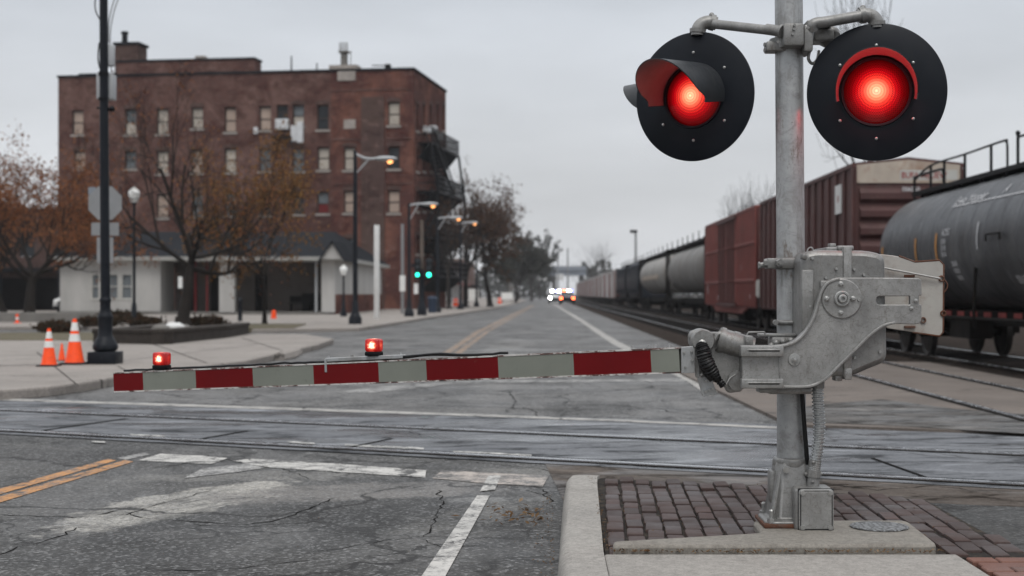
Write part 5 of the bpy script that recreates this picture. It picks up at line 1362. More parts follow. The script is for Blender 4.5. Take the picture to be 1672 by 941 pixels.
def window(T, o, front):
    u0,u1,z0,z1,kd = o; zm = (z0+z1)/2+rw2.uniform(-.05,.08)
    fr = MB(); d0, d1 = .16, .24
    for (a,b,c,d) in ((u0,u0+.07,z0,z1),(u1-.07,u1,z0,z1),(u0+.07,u1-.07,z1-.08,z1),(u0+.07,u1-.07,z0,z0+.08),(u0+.07,u1-.07,zm-.04,zm+.04)):
        fbox(fr,T,a+.002,b-.002,d0,d1,c+.002,d-.002)
    w = fr.build('window', M['winframe'], bd, smooth=0)
    g = MB(); g.add([T @ Vector(p) for p in ((u0,.25,z0),(u1,.25,z0),(u1,.25,z1),(u0,.25,z1))], [(0,1,2,3)])
    g.build('pane', M['glass'] if kd in 'D' else M['blindgrey'], w, smooth=0)
    if kd in 'LSR':
        bl = MB(); zb = z0+.09 if kd != 'R' else z0; zt = z1-.09 if kd == 'L' else zm
        fbox(bl,T,u0+.075,u1-.075,.20,.235,zb,zt); bl.build('blind', M['redpane'] if kd == 'R' else M['blind'] if rw2.random() < .55 else M['blind2'], w, smooth=0)
    si = MB(); fbox(si,T,u0-.12,u1+.12,-.09,.10,z0-.16,z0-.003); si.build('sill', M['sill'], w, smooth=0)
    # brick arch over the opening
    ar = MB(); n = 6; vs = []
    for yy in (-.05,-.004):
        for k in range(n+1):
            uu = u0-.12+(u1-u0+.24)*k/n; b = .10*(1-((k-n/2)/(n/2))**2)
            vs.append(T @ Vector((uu,yy,z1+.01+b*.6))); vs.append(T @ Vector((uu,yy,z1+.26+b)))
    m = 2*(n+1); fs = []
    for k in range(n):
        a = 2*k; fs += [(a,a+2,a+3,a+1),(m+a,m+a+1,m+a+3,m+a+2),(a+1,a+3,m+a+3,m+a+1),(a,m+a,m+a+2,a+2)]
    ar.add(vs, fs); ar.build('arch', M['brickdark'] if rw2.random() < .6 else M['brickL'], w, smooth=0)
for o in ops: window(TF, o, True)
for o in sw: window(TS, o, False)
# air conditioners and window boxes
for q, w_, h_, dp in (((463,204),1.0,.8,.5),((482,219),.5,1.2,.35),((492,217),.45,1.6,.4),((419,214),.3,.5,.3)):
    u, z = fF(*q); mb = MB(); fbox(mb,TF,u-w_/2,u+w_/2,-dp,-.1,z-h_/2,z+h_/2,.03); mb.build('air_conditioner', M['ac'], bd)
for q in ((692,212),(703,211),(714,224)):
    u, z = fS(*q); mb = MB(); fbox(mb,TS,u-.35,u+.35,-.5,-.003,z-.25,z+.25,.03); mb.build('air_conditioner', M['ac'], bd)
u, z = fF(463,225); mb = MB(); fbox(mb,TF,u-.75,u+.75,-.9,-.02,z-.08,z+.08); 
for du in (-.7,.7): mb.tube([TF @ Vector((u+du,-.85,z)), TF @ Vector((u+du,-.02,z-.7))], .04, 6)
mb.build('bracket_shelf', M['dark'], bd)
# small bricked up lights
for q, w_, h_ in (((571,203),.9,.7),((571,430),1.6,1.5)):
    u, z = fF(*q); mb = MB(); fbox(mb,TF,u-w_/2,u+w_/2,-.03,-.003,z-h_/2,z+h_/2); mb.build('infill_panel', M['sill'] if w_ < 1 else M['brickL'], bd)
# roof structures
pt = MB(); u0, u1 = fF(188,100)[0], fF(412,100)[0]; z1 = fF(300,98)[1]
pt.box(u0,u1,.4,2.0,ZT-.4,z1,0,0,2,TF); pto = pt.build('penthouse', M['brickL'], bd, smooth=0)
pc_ = MB(); pc_.box(u0-.08,u1+.08,.32,2.08,z1+.002,z1+.14,0,0,2,TF); pc_.build('coping', M['roofdark'], pto)
ch = MB(); u0, u1 = fF(179,80)[0], fF(217,80)[0]; z1 = fF(200,70)[1]
ch.box(u0,u1,.9,2.6,ZT-.4,z1,0,0,2,TF); cho = ch.build('chimney', M['brickdark'], bd, smooth=0)
cc_ = MB(); cc_.box(u0-.12,u1+.12,.78,2.72,z1+.002,z1+.2,0,0,2,TF); u = fF(191,55)[0]; c = TF @ Vector((u,1.4,0)); cc_.lathe([(.24,z1+.2),(.22,z1+.9),(.28,z1+.92),(.28,z1+1.12),(.0001,z1+1.12)], (c.x,c.y,0), 16)
cc_.build('flue', M['roofdark'], cho)
vt = MB(); u, z = fF(312,92); c = TF @ Vector((u,2,0)); vt.box(u-.25,u+.25,1.8,2.3,z-.5,z+.15,0,0,2,TF); vt.box(u-.38,u+.38,1.7,2.4,z+.152,z+.32,0,0,2,TF); vt.build('roof_vent', M['sill'], bd)
cp_ = MB(); u0, u1 = fF(540,112)[0], fF(581,112)[0]; z0 = fF(560,132)[1]; z1 = fF(560,112)[1]
cp_.box(u0+.55,u1-.02,-.08,-.004,z0,ZT,0,0,2,TF); cp_.box(u0-.1,u1+.1,-.14,1.2,ZT+.17,z1+.25,0,0,2,TF); cpo = cp_.build('cupola_base', M['sill'], bd)
u = fF(559,90)[0]; c = TF @ Vector((u,.5,0)); sp2 = MB(); zb, zt_ = z1+.25, fF(559,68)[1]
sp2.box(u-.22,u+.22,.28,.72,zb,zb+1.0,0,0,2,TF); sp2.box(u-.36,u+.36,.14,.86,zb+1.0,zb+1.12,0,0,2,TF)
for du in (-.28,-.1,.1,.28): sp2.cyl(TF @ Vector((u+du,.3,zb+1.1)), TF @ Vector((u+du,.3,zt_)), .055,.04,6)
sp2.cyl(TF @ Vector((u+.55,.4,zb)), TF @ Vector((u+.55,.4,zb+1.1)), .03,.03,6); sp2.cyl(TF @ Vector((u,.4,zb+1.08)), TF @ Vector((u+.6,.4,zb+1.08)), .03,.03,6)
sp2.build('finial', M['concgrey'], cpo)
an = MB()
for px, py in ((469,88),(511,100),(602,108)):
    u, z = fF(px,py); an.cyl(TF @ Vector((u,1,ZT-.4)), TF @ Vector((u,1,z)), .07 if px == 469 else .05, .05, 6)
an.cyl(TF @ Vector((fF(602,108)[0],1,ZT+.55)), TF @ Vector((fF(630,108)[0],1,ZT+.5)), .04,.04,6); u = fF(628,112)[0]; an.box(u-.2,u+.2,.8,1.2,ZT-.3,ZT+.6,0,0,2,TF)
an.build('antenna', M['dark'], bd)
# iron fire escape on the street side
fe = MB()
lv = [(248,1.1),(322,1.6),(392,1.7),(452,1.7)]; zl = []
for (py, out) in lv:
    z = fS(715,py)[1]; zl.append((z,out))
for i, (z, out) in enumerate(zl):
    fe.box(1.6,LS+.3,-out,-.02,z-.12,z,0,0,2,TS)
    for u in [1.6+k*.55 for k in range(int((LS-1.3)/.55)+1)]:
        fe.cyl(TS @ Vector((u,-out+.03,z)), TS @ Vector((u,-out+.03,z+1.15)), .045,.045,6)
        fe.tube([TS @ Vector((u,-out+.1,z-.05)), TS @ Vector((u,-.02,z-1.2))], .07, 6)
    for dz in (.35,.75,1.15): fe.cyl(TS @ Vector((1.6,-out+.03,z+dz)), TS @ Vector((LS+.3,-out+.03,z+dz)), .04,.04,6)
    for u in (1.6, LS+.3):
        for dz in (.6,1.15): fe.cyl(TS @ Vector((u,-out+.03,z+dz)), TS @ Vector((u,0,z+dz)), .035,.035,6)
        if i: fe.cyl(TS @ Vector((u,-out+.08,z)), TS @ Vector((u,-zl[i-1][1]+.08,zl[i-1][0])), .10,.10,6)
    if i: fe.box(LS*.3,LS*.75,-.9,-.02,z+.02,z+2.1,0,0,2,TS) if False else None
    if i:                                        # the stair between two landings
        zt2 = zl[i-1][0]; ua, ub = (2.4,LS-2) if i % 2 else (LS-2,2.4)
        for off in (.35,1.15):
            fe.tube([TS @ Vector((ua,-off,zt2)), TS @ Vector((ub,-off,z))], .14, 6)
            fe.tube([TS @ Vector((ua,-off,zt2+.9)), TS @ Vector((ub,-off,z+.9))], .07, 6)
        for k in range(1,14): q = k/14; u = ua+(ub-ua)*q; zz = zt2+(z-zt2)*q; fe.box(u-.13,u+.13,-1.15,-.35,zz-.10,zz+.06,0,0,2,TS)
for u in (1.6,LS*.5,LS+.3): fe.cyl(TS @ Vector((u,-1.6,0)), TS @ Vector((u,-1.6,zl[1][0])), .08,.08,8)
fe.build('fire_escape', M['blackiron'], bd)

# low brick annex left of it
an_ = thing('brick_annex', (-45,100,0), 'low dark brick block behind the russet tree at the far left', 'building')
aw = MB(); aops = []
for k in range(6): u = 3+k*4.4; aops.append((u,u+1.1,3.9,5.8,'D'))
TAx = Matrix.Translation((-62,100,0))
wall_open(aw, TAx, 0, 29.0, 0, 7.1, aops); aw.add([TAx @ Vector(p) for p in ((29,0,0),(29,9,0),(29,9,7.1),(29,0,7.1))], [(0,1,2,3)]); aw.add([TAx @ Vector(p) for p in ((0,0,7.1),(29,0,7.1),(29,9,7.1),(0,9,7.1))], [(0,1,2,3)])
aw.build('wall', M['brickdark'], an_, smooth=0, recalc=False)
ac_ = MB(); ac_.box(-.1,29.1,-.12,.3,7.102,7.3,0,0,2,TAx); ac_.box(0,29.02,-3.6,-.02,2.8,3.05,0,0,2,TAx)
for k in range(8): ac_.box(.2+k*4.1,.45+k*4.1,-3.5,-3.25,.1,2.8,0,0,2,TAx)
ac_.build('canopy', M['roofdark'], an_)
for o in aops:
    g = MB(); fbox(g,TAx,o[0]+.02,o[1]-.02,.2,.25,o[2]+.02,o[3]-.02); g.build('window', M['glass'], an_, smooth=0)
dk = MB(); fbox(dk,TAx,.5,28.5,-.05,-.003,.15,2.4); dk.build('shopfront', M['dark'], an_, smooth=0)

# ================================================================== WHITE DEPOT
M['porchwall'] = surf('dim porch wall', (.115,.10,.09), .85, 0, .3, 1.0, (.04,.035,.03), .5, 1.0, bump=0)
dp = thing('depot', (-20,80,0), 'white clapboard depot with dark hipped roof and open porch', 'building')
XL, XR, YF0, YB0 = WX(98,80), -11.85, 80.0, 103.0
TD = Matrix.Translation((XL,YF0,0)); Wd = XR-XL
ue = lambda px: WX(px,80)-XL
zE = 3.16
wo = []
for a, b in ((151,161),(177,192),(200,215)): wo.append((ue(a),ue(b),WZ(487,80),WZ(449,80),'W'))
mb = MB(); wall_open(mb, TD, 0, ue(262), .1, zE, wo, .12)
mb.box(ue(262)-.2,ue(262)-.003,.01,3.0,.1,zE,0,0,2,TD)                                   # return into the porch
mb.box(0,.15,.13,19.9,.1,zE,0,0,2,TD)
TW = Matrix(((0,-1,0,XR),(1,0,0,80.15),(0,0,1,0),(0,0,0,1)))
wall_open(mb, TW, 0, 22.8, 1.25, zE, [])
d_wall = mb.build('wall', M['siding'], dp, smooth=0)
bw = MB(); bw.box(XR-.2,XR+.03,80.15,102.95,.1,1.245); bw.build('brick_base', M['brickR'], dp, smooth=0)
for o in wo:
    fr = MB()
    a,b,c,d = o[:4]
    for q in ((a-.1,a,c-.1,d+.1),(b,b+.1,c-.1,d+.1),(a,b,d,d+.1),(a,b,c-.12,c)): fbox(fr,TD,q[0]+.001,q[1]-.001,-.04,.05,q[2],q[3])
    fbox(fr,TD,a+.002,b-.002,.02,.06,(c+d)/2-.03,(c+d)/2+.03)
    w = fr.build('window', M['white'], dp, smooth=0)
    g = MB(); fbox(g,TD,a,b,.09,.115,c,d); g.build('pane', M['blindgrey'], w, smooth=0)
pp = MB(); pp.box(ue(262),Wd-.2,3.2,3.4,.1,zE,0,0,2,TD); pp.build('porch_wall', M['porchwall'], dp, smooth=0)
pd_ = MB()
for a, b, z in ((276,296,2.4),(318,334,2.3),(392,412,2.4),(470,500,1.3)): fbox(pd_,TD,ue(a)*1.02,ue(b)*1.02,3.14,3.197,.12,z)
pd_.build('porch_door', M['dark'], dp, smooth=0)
fbx = MB(); fbx.box(0,Wd,.0,.9,-.02,.34,0,0,2,TD) if False else fbx.box(ue(262),Wd-.1,.05,3.2,.0,.26,0,.02,1,TD); fbx.build('porch_floor', M['concgrey'], dp)
for a, b in ((358,383),(525,540)):
    c = MB(); fbox(c,TD,ue(a),ue(b) if b < 540 else Wd+.02,-.02,.5,.24,zE); c.build('pillar', M['siding'], dp, smooth=0)
for px, m in ((515,'greybox'),(317,'redpane'),(336,'redpane')):
    c = MB(); c.cyl(TD @ Vector((ue(px),.3,.25)), TD @ Vector((ue(px),.3,zE)), .08 if px == 515 else .06, .08 if px == 515 else .06, 10); c.build('post', M[m], dp)
bch = MB()
fbox(bch,TD,ue(462),ue(500),1.6,2.1,.68,.74); fbox(bch,TD,ue(462),ue(500),2.1,2.16,.78,1.15)
for a in (465,496): fbox(bch,TD,ue(a),ue(a)+.06,1.65,2.1,.26,.68)
bob = bch.build('bench', M['dark'], origin=(XL+ue(480),81.8,.26)); tag(bob, 'dark bench in the shade of the depot porch', 'bench')
fa = MB(); fbox(fa,TD,-.55,Wd+.5,-.62,-.5,zE-.02,zE+.20); fa.box(XR+.45,XR+.56,79.51,103.5,zE-.02,zE+.20); fbox(fa,TD,-.5,Wd+.4,-.49,4,zE-.02,zE+.03); fa.box(XR-.5,XR+.44,84.02,103.5,zE-.02,zE+.03)
fa.build('fascia', M['white'], dp, smooth=0)
rf = MB(); e = [(XL-.6,79.35),(XR+.58,79.35),(XR+.58,103.6),(XL-.6,103.6)]; zr = 5.25; r0, r1 = (XL-.58,91.0), (XR-1.6,91.0)
P_ = [Vector((*q,zE+.16)) for q in e]+[Vector((*r0,zr)),Vector((*r1,zr))]
rf.add(P_, [(0,1,5,4),(1,2,5),(2,3,4,5),(3,0,4)]); rf.add([p+Vector((0,0,-.12)) for p in P_[:4]], [(3,2,1,0)])
rf.build('roof', M['roofdark'], dp, smooth=0)
gb = MB(); ga, gm, gc = WX(521,79.2), WX(543,79.2), WX(563,79.2)
gb.extr([(ga+.06,zE+.05),(gc-.06,zE+.05),(gm,4.15)], 79.15, 79.30, 'y'); go = gb.build('gable', M['siding'], dp, smooth=0)
gr = MB()
for s, xa in ((-1,ga),(1,gc)):
    gr.add([(xa-.1*-s*0,78.95,zE+.02),(gm,78.95,4.25),(gm,84,4.25),(xa,84,zE+.02),(xa,78.95,zE-.08),(gm,78.95,4.13),(gm,84,4.13),(xa,84,zE-.08)], [(0,1,2,3),(4,7,6,5),(0,4,5,1),(0,3,7,4)])
gr.build('gable_roof', M['roofdark'], go, smooth=0)
fd = MB(); fbox(fd,TD,-.05,ue(262),-.05,-.004,-.02,.30); fd.build('footing', M['concgrey'], dp)
# ================================================================== TREES
def tree(name, loc, height, spread, seed, label, trunk_r=.16, fork=.26, leafmat_=None, nleaf=4, leafsize=.13, group=None, cat='tree', levels=4, bark='bark', lean=.0, vase=1.0, leaf_lo=0.0, sides=6, cover=1.0):
    rd = random.Random(seed); br = []; tips = []
    def rv(s): return Vector((rd.gauss(0,s), rd.gauss(0,s), rd.gauss(0,s)))
    def branch(p, d, L, r, lev):
        pts, rr = [p.copy()], [r]; n = 5
        for i in range(n):
            d = (d + rv(.11) + Vector((0,0,.05 if lev else .0))).normalized()
            p = p + d*L/n; pts.append(p.copy()); rr.append(r*(1-.5*(i+1)/n))
        br.append((pts, rr, lev))
        if lev >= levels:
            tips.extend(pts[1:]); return
        if lev >= levels-1: tips.extend(pts[3:])
        k = ([5,4,4,3,3] if levels < 5 else [6,4,3,2,2])[min(lev,4)] + rd.randint(0,1)
        for j in range(k):
            t = (.30+.70*(j+rd.random())/k) if lev else (.80+.2*j/k)
            i = min(n-1, int(t*n)); q = pts[i].lerp(pts[i+1], t*n-i)
            ax = d.orthogonal().normalized(); ax.rotate(Matrix.Rotation(2.4*j+rd.uniform(-.5,.5), 3, d).to_quaternion() if False else Matrix.Rotation(2.4*j+rd.uniform(-.5,.5),3,d))
            ang = rd.uniform(.40,.85)*(vase if lev == 0 else 1)
            nd = (d*math.cos(ang)+ax*math.sin(ang)).normalized()
            branch(q, nd, L*rd.uniform(.58,.80) if lev else (1-fork)*rd.uniform(.40,.52), rr[i]*rd.uniform(.55,.74), lev+1)
    branch(Vector((0,0,0)), Vector((lean,0,1)).normalized(), fork, trunk_r/height, 0)
    zt = max(p.z for b in br for p in b[0]); rs = sorted(math.hypot(p.x,p.y) for p in tips)[int(len(tips)*.96)]
    sz, sx = height/zt, spread/2/rs
    S = lambda p: Vector((p.x*(sx*min(1,p.z/.2)+sz*(1-min(1,p.z/.2))), p.y*(sx*min(1,p.z/.2)+sz*(1-min(1,p.z/.2))), p.z*sz))
    o = thing(name, (*loc, .1 if len(loc) == 2 else 0)[:3], label, cat, group)
    tm = MB()
    for pts, rr, lev in br:
        tm.tube([S(p)+o.location for p in pts], [max(.006 if leafmat_ else .007, r*height) for r in rr], max(3, sides-lev), 0, False)
    tm.lathe([(trunk_r*1.7,-.05),(trunk_r*1.15,.18),(trunk_r,.4)], o.location, 9)
    tm.build('trunk', M[bark], o, smooth=60, recalc=False)
    if leafmat_:
        lm = MB()
        for p in tips:
            if rd.random() > cover or p.z/zt < leaf_lo: continue
            c = S(p)
            dens = nleaf*(.4+1.2*rd.random())
            for _ in range(int(dens)):
                q = c + Vector((rd.gauss(0,.17),rd.gauss(0,.17),rd.gauss(0,.13)))
                s = leafsize*rd.uniform(.6,1.25)
                a = Euler((rd.uniform(0,6.3),rd.uniform(0,6.3),rd.uniform(0,6.3))).to_matrix()
                lm.add([q+o.location+a @ Vector(v) for v in ((-s*.5,0,0),(0,-s*.36,s*.08),(s*.5,0,0),(0,s*.36,s*.08))], [(0,1,2,3)])
        lm.build('crown', M[leafmat_], o, smooth=0, recalc=False)
    return o
tree('tree', (WX(46,62),62), 8.7, 9.0, 21, 'russet leaved tree with a dark trunk at the far left', .30, .24, 'leaf_russet', 4.5, .13, cover=.8, vase=1.35, levels=5)
tree('tree', (WX(6,74),74), 8.6, 7.0, 33, 'hazier russet tree standing behind the far left tree', .18, .24, 'leaf_russet', 4, .13, cover=.7, vase=1.25)
tree('tree', (WX(150,88),88), 9.2, 6.0, 34, 'russet crowned tree rising behind the depot roof, left of its lamp', .16, .3, 'leaf_russet', 4, .13, cover=.6, vase=1.2)
tree('tree', (WX(298,49),49), 9.1, 7.6, 8, 'mostly bare forked tree in the dark planter before the depot', .24, .26, 'leaf_russet', 1.5, .10, cover=.42, vase=1.75, levels=5)
tree('tree', (WX(432,53),53), 8.0, 5.8, 15, 'golden leaved slender tree before the depot porch', .085, .24, 'leaf_gold', 4.0, .11, cover=.8, vase=1.35)
tree('tree', (WX(800,128),128), 11.0, 10.2, 61, 'rust brown street tree leaning out over the far road', .26, .30, 'leaf_brown', 5, .20, vase=1.35, cover=.62, bark='barkfar', lean=.06, group='street trees beyond the brick building')
tree('tree', (WX(760,122),122), 13.0, 8.4, 62, 'taller thin street tree beside the fire escape', .24, .30, 'leaf_brown', 3.5, .20, cover=.7, bark='barkfar', group='street trees beyond the brick building')
tree('tree', (WX(733,108),108), 9.0, 5.0, 63, 'small sparse street tree under the fire escape', .16, .32, 'leaf_brown', 2, .16, cover=.35, bark='barkfar', group='street trees beyond the brick building')
for i, (px, Y, h, s, lab) in enumerate([(842,190,10,10,'grey street tree, first beyond the rust brown one'), (868,245,13,13,'dense grey tree hiding the far end of the left kerb'), (846,260,11,12,'grey tree behind the first distant grey street tree'),
                         (882,330,10,13,'smallest grey tree on the left near the overpass')]):
    tree('tree', (WX(px,Y),Y), h, s, 70+i, lab, .22, .25, 'leaf_grey', 7, .42, group='distant street trees', bark='barkfar', levels=3)
# bare trees behind the train
for i, (px, Y, h, s, lab) in enumerate([(1224,95,9.0,3.4,'bare tree top showing over the faded red boxcar'), (1254,90,8.9,3.0,'bare tree just left of the mast behind the boxcars'),
                         (1004,330,16,16,'bare tree behind the distant red and white cars, right one'), (973,360,16,18,'bare tree behind the distant red and white cars, left one'), (1432,52,14.8,4.0,'tall bare tree hidden behind the right signal disc'),(950,420,14,18,'smallest bare tree, above the far end of the train')]):
    tree('bare_tree', (WX(px,Y),Y), h, s, 90+i, lab, .16, .34, None, group='bare trees behind the train', bark='barkfar', levels=4 if Y < 200 else 3, vase=.8)
tl = MB(); rt_ = random.Random(2)
for i in range(4200):
    x = rt_.uniform(12,150); y = rt_.uniform(430,470); h = 5.5+4*math.sin(x*.11)**2+3*math.sin(x*.37+1)**2
    c = Vector((x,y,rt_.uniform(0,1)**.8*h)); s = rt_.uniform(.5,1.2)
    a = Euler((rt_.uniform(0,6.3),rt_.uniform(0,6.3),0)).to_matrix(); tl.add([c+a @ Vector(v) for v in ((-s,0,0),(0,-s*.7,.2),(s,0,0),(0,s*.7,.2))], [(0,1,2,3)])
for i in range(2600):
    x = rt_.uniform(-70,2); y = rt_.uniform(430,470); h = 6+4*math.sin(x*.15)**2+3*math.sin(x*.31+1)**2
    c = Vector((x,y,rt_.uniform(0,1)**.8*h)); s = rt_.uniform(.5,1.2)
    a = Euler((rt_.uniform(0,6.3),rt_.uniform(0,6.3),0)).to_matrix(); tl.add([c+a @ Vector(v) for v in ((-s,0,0),(0,-s*.7,.2),(s,0,0),(0,s*.7,.2))], [(0,1,2,3)])
tag(tl.build('treeline', M['leaf_grey'], origin=(40,450,0), smooth=0, recalc=False), 'far grey woods closing the end of the street', 'woods', kind='stuff')

# shrubs in front of the depot
def shrub(px, Y, w, h, seed, label):
    rd = random.Random(seed); o = thing('shrub', (WX(px,Y),Y,.16), label, 'shrub', 'dark shrubs in front of the depot')
    st, lm = MB(), MB()
    for i in range(34):
        a = rd.uniform(0,6.28); r = w/2*math.sqrt(rd.random()); e = o.location+Vector((r*math.cos(a), r*math.sin(a)*.6, h*(1-.5*(2*r/w)**2)*rd.uniform(.7,1.05)))
        st.tube([o.location+Vector((r*.3*math.cos(a),r*.2*math.sin(a),-.25)), o.location.lerp(e,.6)+Vector((0,0,.05)), e], [.012,.009,.005], 4, 0, False)
        for _ in range(46):
            q = o.location.lerp(e, rd.uniform(.25,1.05))+Vector((rd.gauss(0,.09),rd.gauss(0,.09),rd.gauss(0,.06))); s = rd.uniform(.04,.09)
            m = Euler((rd.uniform(0,6.3),rd.uniform(0,6.3),0)).to_matrix(); lm.add([q+m @ Vector(v) for v in ((-s,0,0),(0,-s*.6,0),(s,0,0),(0,s*.6,0))], [(0,1,2,3)])
    st.build('stems', M['bark'], o, recalc=False); lm.build('leaves', M['leaf_shrub'], o, smooth=0, recalc=False)
shrub(92,42,1.3,.26,1,'low dark shrub behind the traffic cones'); shrub(165,50,1.7,.30,2,'widest dark shrub behind the black lamp post'); shrub(232,50,1.5,.28,3,'dark shrub between the lamp post and the bare tree')
shrub(196,56,2.0,.45,4,'tallest dark shrub, under the depot windows'); shrub(340,50,1.5,.3,5,'low dark shrub right of the bare tree trunk')

# ================================================================== STREET FURNITURE
# near lamp post
YL = 23.4; lx = WX(172,YL); lp = thing('lamp_post', (lx,YL,.13), 'tall black fluted lamp post with grey cabinets beside the cones', 'lamp post')
pb = MB(); pr = [(.15,.13),(.15,.33),(.2,.37),(.205,.42),(.19,.46),(.135,.56),(.115,.60),(.115,.86),(.125,.88),(.125,.91),(.10,.95),(.085,1.02),(.085,1.14),(.095,1.16),(.095,1.19),(.078,1.22)]
pb.box(lx-.23,lx+.23,YL-.23,YL+.23,.13,.33,0,.015,2); pb.lathe(pr, (lx,YL,0), 24); pb.cyl((lx,YL-.235,.23),(lx,YL-.245,.23),.02,.02,8); pb.build('base', M['black'], lp)
pm = MB()
n = 16
pm.tube([(lx,YL,1.2),(WX(170,YL),YL,4),(WX(168,YL),YL,9.4)], [.078,.072,.058], 16); pm.build('pole', M['black'], lp)
la = MB(); la.tube(catmull([(lx-.04,YL,9.2),(lx+.5,YL,9.8),(lx+1.6,YL,10.0)],6), .035, 8); la.box(lx+1.5,lx+2.2,YL-.12,YL+.12,9.93,10.06,0,.04,2); la.build('luminaire_arm', M['black'], lp)
cbx = MB(); x0, x1 = WX(155,YL), WX(181.5,YL); cbx.box(x0,x1,YL+.06,YL+.30,WZ(161,YL),WZ(119,YL),0,.015,2); cbx.build('cabinet', M['greybox'], lp)
cb2 = MB(); xx = WX(173,YL); cb2.lathe([(.0001,WZ(107,YL)),(.10,WZ(106,YL)),(.105,WZ(104,YL)),(.105,WZ(78,YL)),(.08,WZ(72,YL)),(.0001,WZ(70,YL))], (xx,YL+.13,0), 20); cb2.build('radio_can', M['greybox'], lp)
bks = MB()
for q in ((158,176),(182,177),(186,181)): bks.cyl(W(171,178,YL+.02), W(*q,YL+.02), .022,.016,8)
bks.sphere(W(183,178,YL), .05, (1,1,1), 8, 6); bks.lathe([(.085,WZ(124,YL)),(.085,WZ(118,YL))], (WX(169,YL),YL,0), 14); bks.lathe([(.085,WZ(164,YL)),(.085,WZ(160,YL))], (WX(169,YL),YL,0), 14)
bks.tube(catmull([W(163,112,YL+.05),W(160,95,YL+.06),W(162,70,YL+.06)],5), .012, 6); bks.build('bracket', M['blackiron'], lp)
for i, (pp_, lab) in enumerate((([(182,118),(180,60),(186,20),(198,-14)],'thin overhead cable rising to the right from the grey cabinet'),([(177,70),(178,35),(184,8),(192,-16)],'thinner inner cable beside the black lamp post'),([(163,32),(157,20),(155,6),(158,-14)],'thin cable looped left of the black lamp post'))):
    mb = MB(); mb.tube(catmull([W(*q,YL+.1) for q in pp_],6), .011, 6); tag(mb.build('overhead_cable', M['greybox'] if i < 2 else M['cable'], origin=W(*pp_[0],YL+.1)), lab, 'cable', 'cables on the lamp post')
# stop sign seen from the back
YS = 31.0; sx_ = WX(172.5,YS); sg = thing('road_sign', (sx_,YS,.1), 'octagonal road sign seen from its bare grey back behind lamp post', 'road sign')
so = MB(); r = 29.5*YS/F; cz = WZ(332,YS)
so.plate([(sx_+r*1.0*math.cos(R(22.5+45*k)), cz+r*math.sin(R(22.5+45*k))) for k in range(8)], [], YS-.04, YS-.036, .001); so.build('sign_panel', M['signback'], sg)
so = MB(); so.box(WX(150,YS),WX(195,YS),YS-.04,YS-.036,WZ(385,YS),WZ(364,YS)); so.build('sign_panel', M['signback'], sg)
so = MB(); so.box(WX(159,YS),WX(186,YS),YS-.04,YS-.036,WZ(430,YS),WZ(388,YS)); so.build('sign_panel', M['signback'], sg)
so = MB(); so.box(WX(145,YS),WX(157,YS),YS-.034,YS-.030,WZ(318,YS),WZ(306,YS)); so.build('sign_panel', M['bluegrey'], sg)
so = MB(); so.box(sx_-.03,sx_+.03,YS-.03,YS+.03,.05,cz+r*1.05); so.build('post', M['signback'], sg)
# traffic cones
def cone(px, Y, h, label, bands=True):
    o = thing('traffic_cone', (WX(px,Y),Y,.13), label, 'traffic cone', 'traffic cones by the lamp post'); c = (WX(px,Y),Y,.13)
    mb = MB(); s = h/.72; mb.box(c[0]-.19*s,c[0]+.19*s,Y-.19*s,Y+.19*s,.13,.13+.035*s,0,.012,2); mb.build('base', M['rubber'], o)
    mb = MB(); mb.lathe([(.155*s,.035*s),(.14*s,.06*s),(.032*s,.70*s),(.025*s,.72*s),(.0001,.72*s)], c, 24); body = mb.build('body', M['orange'], o)
    if bands:
        for a, b in ((.36,.48),(.53,.66)):
            f = lambda z: .14-(.108)*(z-.06)/.64+.003
            mb = MB(); mb.lathe([(f(a)*s-.004,a*s-.001),(f(a)*s,a*s),(f(b)*s,b*s),(f(b)*s-.004,b*s+.001)], c, 24); mb.build('reflective_band', M['reflect'], body)
cone(80,22.6,.60,'white banded orange cone, leftmost and shorter of two beside lamp post'); cone(122,23.2,.745,'tallest orange cone with white bands next to the lamp post'); cone(101,24.4,.30,'small plain orange cone between the two banded cones', False)
# orange delineator and drums
def drum(px, py_top, py_bot, Y, label):
    z0, z1 = .0 if Y > 100 else .13, WZ(py_top,Y); c = (WX(px,Y),Y,z0); h = z1-z0
    o = thing('traffic_drum', c, label, 'traffic drum', 'orange drums along the street'); r = h*.30
    mb = MB(); mb.lathe([(r*1.15,0),(r*1.15,h*.06),(r,h*.07),(r*.95,h*.35),(r*.88,h*.62),(r*.78,h*.86),(r*.3,h*.93),(r*.3,h),(.0001,h)], c, 18); b = mb.build('body', M['orange'], o)
    for k in (.25,.55): q = MB(); q.lathe([(r*(1.0-.12*k/.62)+.004,h*k),(r*(.99-.12*(k+.12)/.62)+.004,h*(k+.12))], c, 18); q.build('reflective_band', M['redtext'] if False else M['reflect'], b) if Y > 100 else None
drum(447,506,522,66,'orange drum on the pavement before the depot porch'); drum(744,487,501,133,'orange drum by the kerb under the street trees'); drum(816,486,498,170,'farthest orange drum, beyond the leaning street tree')
dl = thing('delineator_post', (WX(28,56),56,.1), 'slim orange delineator post at the far left by the low wall', 'delineator'); z1 = WZ(513,56)
mb = MB(); c = (WX(28,56),56,0); mb.lathe([(.16,.1),(.16,.14),(.055,.16),(.055,z1-.03),(.03,z1),(.0001,z1)], c, 14); b = mb.build('tube', M['orange'], dl)
mb = MB(); mb.lathe([(.058,z1-.22),(.058,z1-.12)], c, 14); mb.build('reflective_band', M['reflect'], b)
